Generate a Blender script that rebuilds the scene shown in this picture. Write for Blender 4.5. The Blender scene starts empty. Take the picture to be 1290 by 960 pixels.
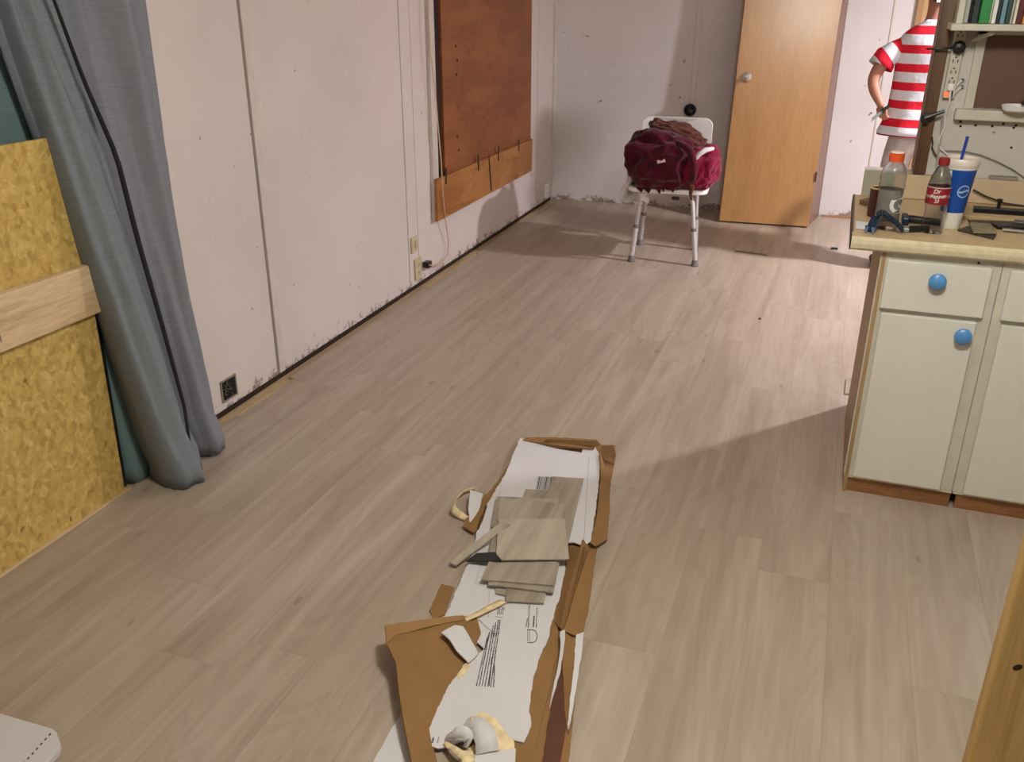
import bpy, bmesh, math, random
from mathutils import Vector, noise, Matrix
random.seed(7)
SC = bpy.context.scene
COL = SC.collection
V = Vector
# ------------------------------------------------------------------ camera
F_PX, PITCH, ROLL, YAW, CAM_H = 1127.82, 0.409876, 0.002091, -0.344260, 1.6
_cy, _sy, _cp, _sp = math.cos(YAW), math.sin(YAW), math.cos(PITCH), math.sin(PITCH)
FW = V((_sy*_cp, _cy*_cp, -_sp))
_r0 = V((_cy, -_sy, 0)); _u0 = _r0.cross(FW)
RT = _r0*math.cos(ROLL) + _u0*math.sin(ROLL)
UP = -_r0*math.sin(ROLL) + _u0*math.cos(ROLL)
cam_d = bpy.data.cameras.new('camera'); cam = bpy.data.objects.new('camera', cam_d); COL.objects.link(cam)
cam_d.sensor_fit = 'HORIZONTAL'; cam_d.sensor_width = 36; cam_d.lens = 36*F_PX/1290; cam_d.clip_start = 0.02
m3 = Matrix((RT, UP, -FW)).transposed().to_4x4(); m3.translation = V((0, 0, CAM_H)); cam.matrix_world = m3
SC.camera = cam
# ------------------------------------------------------------------ world, lamps, exposure
w = bpy.data.worlds.new('world'); SC.world = w; w.use_nodes = True
w.node_tree.nodes['Background'].inputs[0].default_value = (0.75, 0.8, 0.9, 1)
w.node_tree.nodes['Background'].inputs[1].default_value = 0.05
SC.view_settings.view_transform = 'Standard'; SC.view_settings.look = 'None'
SC.view_settings.exposure = 0.0; SC.view_settings.gamma = 1.0; SC.view_settings.use_curve_mapping = False
def lamp(name, loc, power, col, rad):
    d = bpy.data.lights.new(name, 'POINT'); d.energy = power; d.color = col; d.shadow_soft_size = rad
    o = bpy.data.objects.new(name, d); o.location = loc; COL.objects.link(o); return o
fd_ = bpy.data.lights.new('far_ceiling_light', 'AREA'); fd_.shape = 'DISK'; fd_.size = 0.16; fd_.energy = 152; fd_.color = (0.96, 0.94, 1.0)
fo_ = bpy.data.objects.new('far_ceiling_light', fd_); fo_.location = (1.70, 5.50, 2.26); COL.objects.link(fo_)
lamp('near_ceiling_bulb', (0.10, 1.35, 2.26), 84, (1.0, 1.0, 0.92), 0.13)

# ------------------------------------------------------------------ pixel helpers (photo frame 1290x960)
O = V((0, 0, CAM_H))
def ray(x, y): return FW*F_PX + RT*(x-645) - UP*(y-480)
def on(ax, val, x, y):
    d = ray(x, y); return O + d*((val-O[ax])/d[ax])
def fl(x, y, z=0.0): return on(2, z, x, y)
def wx(x, y, X=-2.23): return on(0, X, x, y)
def wy(x, y, Y): return on(1, Y, x, y)

# ------------------------------------------------------------------ materials
def srgb(r, g, b):
    return tuple(((c/255+0.055)/1.055)**2.4 if c > 10 else c/255/12.92 for c in (r, g, b))+(1,)
MATS = {}
def N(nt, t, **kw):
    n = nt.nodes.new(t)
    for k, v in kw.items():
        if k in n.inputs: n.inputs[k].default_value = v
        else: setattr(n, k, v)
    return n
def base(name, rough=0.5, metal=0.0, spec=0.5):
    m = bpy.data.materials.new(name); m.use_nodes = True
    nt = m.node_tree; b = nt.nodes['Principled BSDF']
    b.inputs['Roughness'].default_value = rough; b.inputs['Metallic'].default_value = metal
    b.inputs['Specular IOR Level'].default_value = spec
    return m, nt, b
def ramp(nt, fac, stops):
    r = nt.nodes.new('ShaderNodeValToRGB'); e = r.color_ramp.elements
    while len(e) < len(stops): e.new(0.5)
    for i, (p, c) in enumerate(stops): e[i].position = p; e[i].color = c
    nt.links.new(fac, r.inputs[0]); return r.outputs[0]
def mapping(nt, scale=(1, 1, 1), rot=(0, 0, 0)):
    tc = nt.nodes.new('ShaderNodeTexCoord'); mp = nt.nodes.new('ShaderNodeMapping')
    mp.inputs['Scale'].default_value = scale; mp.inputs['Rotation'].default_value = rot
    nt.links.new(tc.outputs['Object'], mp.inputs[0]); return mp.outputs[0]
def plain(name, col, rough=0.5, metal=0.0, var=0.08, scale=8.0, bump=0.0, bscale=60.0, spec=0.5):
    """one colour with soft procedural variation"""
    if name in MATS: return MATS[name]
    m, nt, b = base(name, rough, metal, spec)
    co = mapping(nt)
    n = N(nt, 'ShaderNodeTexNoise', Scale=scale, Detail=5.0); nt.links.new(co, n.inputs['Vector'])
    c = srgb(*col); lo = tuple(x*(1-var) for x in c[:3])+(1,); hi = tuple(min(1, x*(1+var)) for x in c[:3])+(1,)
    nt.links.new(ramp(nt, n.outputs[0], [(0.3, lo), (0.7, hi)]), b.inputs['Base Color'])
    if bump:
        n2 = N(nt, 'ShaderNodeTexNoise', Scale=bscale, Detail=4.0); nt.links.new(co, n2.inputs['Vector'])
        bp = N(nt, 'ShaderNodeBump', Strength=bump, Distance=0.01); nt.links.new(n2.outputs[0], bp.inputs['Height'])
        nt.links.new(bp.outputs[0], b.inputs['Normal'])
    MATS[name] = m; return m
def wood(name, dark, light, axis=2, rings=7.0, stretch=0.06, rough=0.5, knots=False, scale=9.0, dist=3.0):
    """long grain along one axis"""
    if name in MATS: return MATS[name]
    m, nt, b = base(name, rough)
    sc = [1, 1, 1]; sc[axis] = stretch
    co = mapping(nt, tuple(sc))
    n = N(nt, 'ShaderNodeTexNoise', Scale=scale, Detail=3.0, Distortion=0.6); nt.links.new(co, n.inputs['Vector'])
    mu = N(nt, 'ShaderNodeMath', operation='MULTIPLY'); mu.inputs[1].default_value = rings*6.0; nt.links.new(n.outputs[0], mu.inputs[0])
    si = N(nt, 'ShaderNodeMath', operation='SINE'); nt.links.new(mu.outputs[0], si.inputs[0])
    n2 = N(nt, 'ShaderNodeTexNoise', Scale=scale*14, Detail=3.0); nt.links.new(co, n2.inputs['Vector'])
    a = N(nt, 'ShaderNodeMath', operation='MULTIPLY_ADD'); a.inputs[1].default_value = 0.22; nt.links.new(si.outputs[0], a.inputs[0]); nt.links.new(n2.outputs[0], a.inputs[2])
    d = srgb(*dark); l = srgb(*light); mid = tuple((x+y)/2 for x, y in zip(d, l))
    nt.links.new(ramp(nt, a.outputs[0], [(0.15, d), (0.5, mid), (0.85, l)]), b.inputs['Base Color'])
    MATS[name] = m; return m
def math_n(nt, op, a, b=None, c=None):
    n = nt.nodes.new('ShaderNodeMath'); n.operation = op
    for i, v in enumerate((a, b, c)):
        if v is None: continue
        if isinstance(v, (int, float)): n.inputs[i].default_value = v
        else: nt.links.new(v, n.inputs[i])
    return n.outputs[0]
def mixc(nt, fac, a, b, mode='MIX'):
    n = nt.nodes.new('ShaderNodeMix'); n.data_type = 'RGBA'; n.blend_type = mode
    for i, v in ((0, fac), (6, a), (7, b)):
        if isinstance(v, (int, float)): n.inputs[i].default_value = v
        elif isinstance(v, tuple): n.inputs[i].default_value = v
        else: nt.links.new(v, n.inputs[i])
    return n.outputs[2]
def laminate(name, tones, planks=True, rough=0.42):
    planks_k = 0.03
    m, nt, b = base(name, rough, 0, 0.45)
    tc = nt.nodes.new('ShaderNodeTexCoord'); sp = nt.nodes.new('ShaderNodeSeparateXYZ'); nt.links.new(tc.outputs['Object'], sp.inputs[0])
    X, Y, Z = sp.outputs
    if planks:
        xr = math_n(nt, 'DIVIDE', math_n(nt, 'ADD', X, 0.062), 0.2085)
        row = math_n(nt, 'FLOOR', xr); fx = math_n(nt, 'FRACT', xr)
        w1 = nt.nodes.new('ShaderNodeTexWhiteNoise'); w1.noise_dimensions = '1D'; nt.links.new(math_n(nt, 'ADD', row, 3.37), w1.inputs['W'])
        yr = math_n(nt, 'ADD', math_n(nt, 'DIVIDE', Y, 1.22), w1.outputs[0])
        cl = math_n(nt, 'FLOOR', yr); fy = math_n(nt, 'FRACT', yr)
        cmb = nt.nodes.new('ShaderNodeCombineXYZ'); nt.links.new(row, cmb.inputs[0]); nt.links.new(cl, cmb.inputs[1])
        w2 = nt.nodes.new('ShaderNodeTexWhiteNoise'); w2.noise_dimensions = '3D'; nt.links.new(cmb.outputs[0], w2.inputs['Vector'])
        rnd = w2.outputs[0]
        ex = math_n(nt, 'MULTIPLY', math_n(nt, 'MINIMUM', fx, math_n(nt, 'SUBTRACT', 1.0, fx)), 0.2085)
        ey = math_n(nt, 'MULTIPLY', math_n(nt, 'MINIMUM', fy, math_n(nt, 'SUBTRACT', 1.0, fy)), 1.22)
        edge = math_n(nt, 'MINIMUM', ex, ey)
        seam = math_n(nt, 'LESS_THAN', edge, 0.0011)
    else:
        oi = nt.nodes.new('ShaderNodeObjectInfo'); rnd = oi.outputs['Random']; seam = None; planks_k = 0.16
    off = nt.nodes.new('ShaderNodeCombineXYZ'); nt.links.new(math_n(nt, 'MULTIPLY', rnd, 37.0), off.inputs[2]); nt.links.new(math_n(nt, 'MULTIPLY', rnd, 11.0), off.inputs[0])
    ad = nt.nodes.new('ShaderNodeVectorMath'); ad.operation = 'ADD'; nt.links.new(tc.outputs['Object'], ad.inputs[0]); nt.links.new(off.outputs[0], ad.inputs[1])
    def sn(sx, sy, det, dis=0.0, rg=0.5):
        mp = nt.nodes.new('ShaderNodeMapping'); mp.inputs['Scale'].default_value = (sx, sy, 1); nt.links.new(ad.outputs[0], mp.inputs[0])
        n = N(nt, 'ShaderNodeTexNoise', Scale=1.0, Detail=det, Distortion=dis, Roughness=rg); nt.links.new(mp.outputs[0], n.inputs['Vector']); return n.outputs[0]
    soft = sn(8, 0.8, 3.0, 0.9)
    fine = sn(95, 2.2, 3.0)
    cath = math_n(nt, 'SINE', math_n(nt, 'MULTIPLY', sn(6, 0.9, 1.5, 1.2), 55.0))
    streak = sn(30, 0.5, 2.0)
    v = math_n(nt, 'MULTIPLY_ADD', soft, 0.55, math_n(nt, 'MULTIPLY', fine, 0.13))
    v = math_n(nt, 'MULTIPLY_ADD', cath, 0.026, v)
    v = math_n(nt, 'MULTIPLY_ADD', streak, 0.24, v)
    v = math_n(nt, 'ADD', v, math_n(nt, 'MULTIPLY', math_n(nt, 'SUBTRACT', rnd, 0.5), planks_k))
    col = ramp(nt, v, [(0.30, srgb(*tones[0])), (0.46, srgb(*tones[1])), (0.66, srgb(*tones[2]))])
    # small knots
    vo = N(nt, 'ShaderNodeTexVoronoi', Scale=1.0); mp = nt.nodes.new('ShaderNodeMapping'); mp.inputs['Scale'].default_value = (6.5, 2.6, 1)
    nt.links.new(ad.outputs[0], mp.inputs[0]); nt.links.new(mp.outputs[0], vo.inputs['Vector'])
    kn = math_n(nt, 'MULTIPLY', math_n(nt, 'LESS_THAN', vo.outputs['Distance'], 0.055), 0.35)
    col = mixc(nt, kn, col, srgb(105, 84, 66))
    if seam is not None:
        col = mixc(nt, math_n(nt, 'MULTIPLY', seam, 0.17), col, srgb(92, 76, 62))
        hb = math_n(nt, 'MINIMUM', math_n(nt, 'MULTIPLY', edge, 300.0), 1.0)
        hh = math_n(nt, 'MULTIPLY_ADD', fine, 0.12, hb)
    else: hh = fine
    nt.links.new(col, b.inputs['Base Color'])
    bp = N(nt, 'ShaderNodeBump', Strength=0.22, Distance=0.0015); nt.links.new(hh, bp.inputs['Height']); nt.links.new(bp.outputs[0], b.inputs['Normal'])
    MATS[name] = m; return m
def wall_mat(name, col, dirt_top=0.13, dirt=True):
    """painted panelling with scuffs, filler dabs and dirt stains just above the floor"""
    m, nt, b = base(name, 0.55, 0, 0.35)
    tc = nt.nodes.new('ShaderNodeTexCoord'); co = tc.outputs['Object']
    sp = nt.nodes.new('ShaderNodeSeparateXYZ'); nt.links.new(co, sp.inputs[0])
    c = srgb(*col)
    n1 = N(nt, 'ShaderNodeTexNoise', Scale=1.7, Detail=3.0); nt.links.new(co, n1.inputs['Vector'])
    colr = ramp(nt, n1.outputs[0], [(0.3, tuple(x*0.94 for x in c[:3])+(1,)), (0.7, tuple(min(1, x*1.05) for x in c[:3])+(1,))])
    # filler dabs (lighter)
    v1 = N(nt, 'ShaderNodeTexNoise', Scale=7.0, Detail=4.0, Roughness=0.75); nt.links.new(co, v1.inputs['Vector'])
    colr = mixc(nt, math_n(nt, 'MULTIPLY', ramp(nt, v1.outputs[0], [(0.62, (0, 0, 0, 1)), (0.70, (1, 1, 1, 1))]), 0.35), colr, srgb(236, 228, 224))
    # nail specks
    v2 = N(nt, 'ShaderNodeTexNoise', Scale=22.0, Detail=2.0, Roughness=0.5); nt.links.new(co, v2.inputs['Vector'])
    colr = mixc(nt, math_n(nt, 'MULTIPLY', ramp(nt, v2.outputs[0], [(0.735, (0, 0, 0, 1)), (0.76, (1, 1, 1, 1))]), 0.6), colr, srgb(96, 82, 72))
    if dirt:
        v3 = N(nt, 'ShaderNodeTexNoise', Scale=13.0, Detail=6.0, Roughness=0.8); nt.links.new(co, v3.inputs['Vector'])
        h = nt.nodes.new('ShaderNodeMapRange'); h.inputs['From Min'].default_value = 0.02; h.inputs['From Max'].default_value = dirt_top
        h.inputs['To Min'].default_value = 0.20; h.inputs['To Max'].default_value = -0.05; h.clamp = True; nt.links.new(sp.outputs[2], h.inputs['Value'])
        s = math_n(nt, 'ADD', v3.outputs[0], h.outputs[0])
        colr = mixc(nt, math_n(nt, 'MULTIPLY', ramp(nt, s, [(0.65, (0, 0, 0, 1)), (0.72, (1, 1, 1, 1))]), 0.75), colr, srgb(104, 78, 60))
    nt.links.new(colr, b.inputs['Base Color'])
    n2 = N(nt, 'ShaderNodeTexNoise', Scale=120.0, Detail=3.0); nt.links.new(co, n2.inputs['Vector'])
    bp = N(nt, 'ShaderNodeBump', Strength=0.08, Distance=0.004); nt.links.new(n2.outputs[0], bp.inputs['Height']); nt.links.new(bp.outputs[0], b.inputs['Normal'])
    MATS[name] = m; return m
def osb(name):
    m, nt, b = base(name, 0.75, 0, 0.2)
    co = mapping(nt, (1, 1.0, 0.75))
    n0 = N(nt, 'ShaderNodeTexNoise', Scale=9.0, Detail=2.0); nt.links.new(co, n0.inputs['Vector'])
    mx = N(nt, 'ShaderNodeVectorMath', operation='MULTIPLY_ADD'); mx.inputs[1].default_value = (0.07, 0.07, 0.07)
    nt.links.new(n0.outputs['Color'], mx.inputs[0]); nt.links.new(co, mx.inputs[2])
    v = N(nt, 'ShaderNodeTexVoronoi', Scale=62.0); nt.links.new(mx.outputs[0], v.inputs['Vector'])
    sepc = nt.nodes.new('ShaderNodeSeparateColor'); nt.links.new(v.outputs['Color'], sepc.inputs[0])
    n3 = N(nt, 'ShaderNodeTexNoise', Scale=40.0, Detail=5.0, Roughness=0.7); nt.links.new(co, n3.inputs['Vector'])
    t = math_n(nt, 'MULTIPLY_ADD', sepc.outputs[0], 0.26, math_n(nt, 'MULTIPLY', n3.outputs[0], 0.78))
    col = ramp(nt, t, [(0.28, srgb(160, 128, 66)), (0.48, srgb(190, 158, 88)), (0.62, srgb(202, 170, 100)), (0.80, srgb(220, 192, 128))])
    n4 = N(nt, 'ShaderNodeTexNoise', Scale=24.0, Detail=2.0); nt.links.new(mx.outputs[0], n4.inputs['Vector'])
    col = mixc(nt, math_n(nt, 'MULTIPLY', ramp(nt, n4.outputs[0], [(0.70, (0, 0, 0, 1)), (0.75, (1, 1, 1, 1))]), 0.7), col, srgb(96, 66, 28))
    nt.links.new(col, b.inputs['Base Color'])
    bp = N(nt, 'ShaderNodeBump', Strength=0.3, Distance=0.003); nt.links.new(t, bp.inputs['Height']); nt.links.new(bp.outputs[0], b.inputs['Normal'])
    MATS[name] = m; return m
def fabric(name, col, rough=0.95, var=0.10, weave=420.0, bump=0.25, col2=None):
    m, nt, b = base(name, rough, 0, 0.15)
    co = mapping(nt); c = srgb(*col); c2 = srgb(*col2) if col2 else tuple(x*(1-2*var) for x in c[:3])+(1,)
    n = N(nt, 'ShaderNodeTexNoise', Scale=14.0, Detail=6.0, Roughness=0.65); nt.links.new(co, n.inputs['Vector'])
    nt.links.new(ramp(nt, n.outputs[0], [(0.32, c2), (0.62, c)]), b.inputs['Base Color'])
    n2 = N(nt, 'ShaderNodeTexNoise', Scale=weave, Detail=2.0); nt.links.new(co, n2.inputs['Vector'])
    bp = N(nt, 'ShaderNodeBump', Strength=bump, Distance=0.002); nt.links.new(n2.outputs[0], bp.inputs['Height']); nt.links.new(bp.outputs[0], b.inputs['Normal'])
    try: b.inputs['Sheen Weight'].default_value = 0.15
    except Exception: pass
    MATS[name] = m; return m
def linen(name, col):
    """curtain cloth with horizontal slub threads"""
    m, nt, b = base(name, 0.9, 0, 0.2)
    co = mapping(nt, (1, 1, 26)); n = N(nt, 'ShaderNodeTexNoise', Scale=14.0, Detail=5.0, Roughness=0.7); nt.links.new(co, n.inputs['Vector'])
    c = srgb(*col)
    nt.links.new(ramp(nt, n.outputs[0], [(0.3, tuple(x*0.85 for x in c[:3])+(1,)), (0.7, tuple(x*1.12 for x in c[:3])+(1,))]), b.inputs['Base Color'])
    bp = N(nt, 'ShaderNodeBump', Strength=0.15, Distance=0.002); nt.links.new(n.outputs[0], bp.inputs['Height']); nt.links.new(bp.outputs[0], b.inputs['Normal'])
    MATS[name] = m; return m
def clear(name, col=(1, 1, 1, 1), rough=0.04, ior=1.35, tint=None):
    m, nt, b = base(name, rough); b.inputs['Base Color'].default_value = col
    b.inputs['Transmission Weight'].default_value = 1.0; b.inputs['IOR'].default_value = ior; MATS[name] = m; return m

M_floor = laminate('grey oak laminate', [(154, 137, 121), (170, 153, 137), (188, 173, 159)])
M_off = laminate('grey oak offcut', [(138, 126, 112), (168, 155, 139), (190, 178, 162)], planks=False, rough=0.5)
M_wallL = wall_mat('painted panel left', (214, 202, 197))
M_wallB = wall_mat('painted panel back', (212, 205, 203), 0.10)
M_wallK = wall_mat('painted panel kitchen', (206, 199, 190), dirt=False)
M_trim = plain('trim paint', (208, 197, 190), 0.45)
M_ceil = plain('ceiling white', (222, 218, 210), 0.8, bump=0.1)
M_sub = wood('pale subfloor board', (186, 156, 116), (214, 188, 148), 1)
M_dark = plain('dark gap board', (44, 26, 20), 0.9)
M_black = plain('black plastic', (24, 23, 25), 0.4)
M_osb = osb('strand board')
M_pine = wood('pale pine', (186, 152, 112), (222, 194, 156), 1, rings=3.0, stretch=0.12, rough=0.6, scale=12)
M_pineV = wood('yellow upright pine', (184, 146, 80), (214, 178, 112), 2, rings=3.0, stretch=0.05, rough=0.5, scale=14)
M_ply = wood('orange plywood', (121, 68, 34), (150, 90, 48), 1, rings=2.0, stretch=0.35, rough=0.5, scale=5)
M_ply2 = wood('golden plywood strip', (142, 88, 42), (176, 120, 66), 1, rings=3.0, stretch=0.25, rough=0.5, scale=6)
M_door = wood('honey door veneer', (166, 116, 60), (186, 136, 78), 2, rings=1.0, stretch=0.10, rough=0.36, scale=5)
_b = M_door.node_tree.nodes['Principled BSDF']; _b.inputs['Coat Weight'].default_value = 1.0; _b.inputs['Coat Roughness'].default_value = 0.25; _b.inputs['Coat IOR'].default_value = 1.7
M_brown = wood('brown stained wood', (74, 50, 32), (112, 78, 50), 2, rings=2.0, stretch=0.05, rough=0.4, scale=18)
M_mauve = wood('brown side wood', (112, 84, 72), (140, 108, 94), 2, rings=2.0, stretch=0.05, rough=0.45, scale=14)
M_card = plain('brown cardboard', (140, 103, 60), 0.85, var=0.08, scale=9, bump=0.12, bscale=30)
M_cardd = plain('inner brown cardboard', (124, 88, 50), 0.85, var=0.10, scale=12, bump=0.12)
M_cwhite = plain('white coated cardboard', (214, 210, 212), 0.55, var=0.03, scale=5, bump=0.05, bscale=20)
M_torn = plain('torn cream paper', (226, 204, 162), 0.9, var=0.22, scale=30, bump=0.4, bscale=80)
M_ink = plain('black print', (40, 40, 44), 0.7)
M_cab = plain('off white cabinet paint', (222, 218, 206), 0.42, var=0.03, scale=4)
M_cabf = plain('worn frame paint', (204, 199, 184), 0.5, var=0.08, scale=12)
M_endp = wood('raw end panel', (150, 118, 80), (182, 150, 108), 2, rings=2, stretch=0.05, scale=20)
M_toe = wood('brown toe board', (128, 84, 48), (166, 116, 72), 0, rings=2, stretch=0.08, scale=20)
M_lam = plain('tan worktop laminate', (206, 178, 138), 0.4, var=0.08, scale=20)
M_lame = plain('cream worktop edge', (214, 200, 168), 0.4, var=0.10, scale=40)
M_ledge = plain('beige ledge', (206, 182, 150), 0.5, var=0.05)
M_blue = plain('blue knob plastic', (88, 146, 206), 0.35, var=0.03)
M_white = plain('white moulded plastic', (240, 238, 238), 0.35, var=0.01)
M_alu = plain('brushed grey aluminium', (196, 192, 192), 0.38, 0.35, var=0.03)
M_rub = plain('grey rubber', (112, 106, 104), 0.7)
M_steel = plain('satin steel', (214, 212, 210), 0.22, 0.9, var=0.02)
M_beige = plain('beige outlet plastic', (196, 182, 150), 0.4, var=0.04)
M_curtA = linen('grey blue linen', (122, 129, 134))
M_curtB = linen('grey linen', (130, 131, 139))
M_teal = linen('teal back cloth', (106, 127, 127))

# ------------------------------------------------------------------ mesh collector
class MB:
    def __init__(s): s.v = []; s.f = []; s.smooth = False
    def add(s, vs, fs):
        n = len(s.v); s.v += [V(a) for a in vs]; s.f += [tuple(i+n for i in f) for f in fs]; return s
    def box(s, x0, x1, y0, y1, z0, z1, M=None):
        vs = [V((x, y, z)) for z in (z0, z1) for y in (y0, y1) for x in (x0, x1)]
        if M: vs = [M @ a for a in vs]
        return s.add(vs, [(0, 2, 3, 1), (4, 5, 7, 6), (0, 1, 5, 4), (1, 3, 7, 5), (3, 2, 6, 7), (2, 0, 4, 6)])
    def prism(s, pts, off):
        """closed outline pts (3D) extruded by vector off"""
        n = len(pts); a = [V(p) for p in pts]; b = [p+V(off) for p in a]
        nrm = V((0, 0, 0))
        for i in range(n): nrm += a[i].cross(a[(i+1) % n])
        fl_ = nrm.dot(V(off)) > 0
        f = [tuple(range(n))[::-1] if fl_ else tuple(range(n)), tuple(range(n, 2*n)) if fl_ else tuple(range(n, 2*n))[::-1]]
        for i in range(n):
            q = (i, (i+1) % n, n+(i+1) % n, n+i); f.append(q if fl_ else q[::-1])
        return s.add(a+b, f)
    def tube(s, path, r, seg=10, cap=True):
        P = [V(p) for p in path]; rs = r if isinstance(r, (list, tuple)) else [r]*len(P)
        t0 = (P[1]-P[0]).normalized(); u = t0.orthogonal().normalized(); vs = []
        for i, p in enumerate(P):
            t = ((P[i+1]-p).normalized() if i < len(P)-1 else V((0, 0, 0)))+((p-P[i-1]).normalized() if i else V((0, 0, 0)))
            t.normalize(); u = (u-t*u.dot(t)).normalized(); w_ = t.cross(u)
            for k in range(seg):
                a = 2*math.pi*k/seg; vs.append(p+(u*math.cos(a)+w_*math.sin(a))*rs[i])
        fs = [(i*seg+k, i*seg+(k+1) % seg, (i+1)*seg+(k+1) % seg, (i+1)*seg+k) for i in range(len(P)-1) for k in range(seg)]
        if cap: fs += [tuple(range(seg))[::-1], tuple((len(P)-1)*seg+k for k in range(seg))]
        s.smooth = True
        return s.add(vs, fs)
    def lathe(s, prof, c, seg=28, axis=(0, 0, 1), cap=True, sx=1.0):
        """prof = [(radius, height)]"""
        ax = V(axis).normalized(); u = ax.orthogonal().normalized() if abs(ax.z) < 0.99 else V((1, 0, 0)); w_ = ax.cross(u); vs = []
        for (r, h) in prof:
            for k in range(seg):
                a = 2*math.pi*k/seg; vs.append(V(c)+ax*h+(u*math.cos(a)*sx+w_*math.sin(a))*r)
        fs = [(i*seg+k, i*seg+(k+1) % seg, (i+1)*seg+(k+1) % seg, (i+1)*seg+k) for i in range(len(prof)-1) for k in range(seg)]
        if cap: fs += [tuple(range(seg))[::-1], tuple((len(prof)-1)*seg+k for k in range(seg))]
        s.smooth = True
        return s.add(vs, fs)
    def grid(s, rows, close=False, thick=0.0):
        """rows of points -> surface; thick > 0 gives a second skin"""
        n, m = len(rows), len(rows[0]); vs = [V(p) for r in rows for p in r]
        mm = m if close else m-1
        fs = [(i*m+j, i*m+(j+1) % m, (i+1)*m+(j+1) % m, (i+1)*m+j) for i in range(n-1) for j in range(mm)]
        s.smooth = True
        return s.add(vs, fs)
    def build(s, name, mat, parent=None, bevel=0.0, bseg=2, solid=0.0, sub=0, smooth=None, angle=40, origin=None, mats=None):
        me = bpy.data.meshes.new(name)
        if parent is not None: o0 = parent.matrix_world.translation if parent.parent is None else parent.matrix_world.translation
        if parent is not None: o0 = V(parent['_base'])
        elif origin is not None: o0 = V(origin)
        else:
            lo = [min(a[i] for a in s.v) for i in range(3)]; hi = [max(a[i] for a in s.v) for i in range(3)]
            o0 = V(((lo[0]+hi[0])/2, (lo[1]+hi[1])/2, lo[2]))
        me.from_pydata([a-o0 for a in s.v], [], s.f); me.validate(); me.update()
        bm = bmesh.new(); bm.from_mesh(me); bmesh.ops.recalc_face_normals(bm, faces=bm.faces); bm.to_mesh(me); bm.free()
        me.materials.append(mat)
        sm = s.smooth if smooth is None else smooth
        if sm:
            for p in me.polygons: p.use_smooth = True
            try: me.set_sharp_from_angle(angle=math.radians(angle))
            except Exception: pass
        o = bpy.data.objects.new(name, me); COL.objects.link(o)
        o['_base'] = list(o0)
        if parent is not None: o.parent = parent
        else: o.location = o0
        if solid: md = o.modifiers.new('solid', 'SOLIDIFY'); md.thickness = solid; md.offset = 0
        if bevel: md = o.modifiers.new('bevel', 'BEVEL'); md.width = bevel; md.segments = bseg; md.limit_method = 'ANGLE'
        if sub: md = o.modifiers.new('sub', 'SUBSURF'); md.levels = sub; md.render_levels = sub
        return o
def thing(name, label, cat, loc, group=None):
    o = bpy.data.objects.new(name, None); COL.objects.link(o); o.location = loc; o['_base'] = list(loc)
    o.empty_display_size = 0.1
    return tag(o, label, cat, group)
def tag(o, label, cat, group=None):
    o['label'] = label; o['category'] = cat
    if group: o['group'] = group
    return o
def struct(o): o['kind'] = 'structure'; return o
def text(s_, size, align='CENTER', shear=0.0, ext=0.0, bold=0.0):
    cu = bpy.data.curves.new('t', 'FONT'); cu.body = s_; cu.size = size; cu.align_x = align; cu.align_y = 'CENTER'; cu.shear = shear; cu.extrude = ext; cu.offset = bold
    cu.resolution_u = 3
    o = bpy.data.objects.new('t', cu); me = bpy.data.meshes.new_from_object(o)
    vs = [v.co.copy() for v in me.vertices]; fs = [tuple(p.vertices) for p in me.polygons]
    bpy.data.objects.remove(o); bpy.data.meshes.remove(me); return vs, fs
def rough_edge(pts, amp, step=0.02, seed=0.0):
    """subdivide a closed outline and roughen it like torn card"""
    out = []; n = len(pts)
    for i in range(n):
        a, b = V(pts[i]), V(pts[(i+1) % n]); L = (b-a).length; k = max(1, int(L/step)); t = (b-a).normalized() if L else V((1, 0, 0))
        pr = V((-t.y, t.x, 0))
        for j in range(k):
            p = a+(b-a)*j/k; d = noise.noise(p*45+V((seed, 0, 0)))+0.6*noise.noise(p*130+V((0, seed, 0)))
            out.append(p+pr*(d*amp if j else d*amp*0.5))
    return out

# ================================================================== SETTING
XL = -2.23
# laminate floor with a stepped, hand-cut edge along the left wall
edge = []; y = -1.6
while y < 7.2:
    L_ = random.uniform(0.35, 1.1); xx = -2.190+random.choice((-0.012, 0.0, 0.010, 0.016)); y2 = min(y+L_, 7.2)
    edge += [(xx, y), (xx, y2)]; y = y2
def yb(x): return 7.214+0.0545*(x+2.21)      # back wall line (not quite square to the room)
poly = [(x, y, -0.008) for x, y in edge]+[(-2.17, yb(-2.17)-0.004, -0.008), (-0.3, yb(-0.3)-0.004, -0.008), (0.6, yb(0.6)-0.035, -0.008), (3.4, yb(3.4)-0.02, -0.008), (3.4, -1.6, -0.008)]
struct(MB().prism(poly, (0, 0, 0.008)).build('floor', M_floor, origin=(0, 0, 0)))
struct(MB().box(-2.45, 3.5, -1.7, 7.7, -0.06, -0.0085).build('trim_1', M_sub, origin=(0, 0, 0)))      # subfloor
struct(MB().box(-2.45, 3.5, -1.7, 7.7, 2.40, 2.50).build('ceiling', M_ceil))
# left wall: near part, opening behind the curtain, far part
m = MB(); m.box(-2.35, XL, -1.7, 0.75, 0.028, 2.4); m.box(-2.35, XL, 0.75, 2.46, 2.06, 2.4); m.box(-2.35, XL, 2.46, 7.35, 0.028, 2.4)
struct(m.build('wall_left', M_wallL, origin=(XL, 0, 0)))
struct(MB().box(-2.36, -2.245, 2.45, 7.35, -0.008, 0.03).build('baseboard_left', M_dark))
struct(MB().box(-2.62, -2.50, 0.55, 2.7, -0.01, 2.4).build('wall_recess', M_dark))
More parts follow.
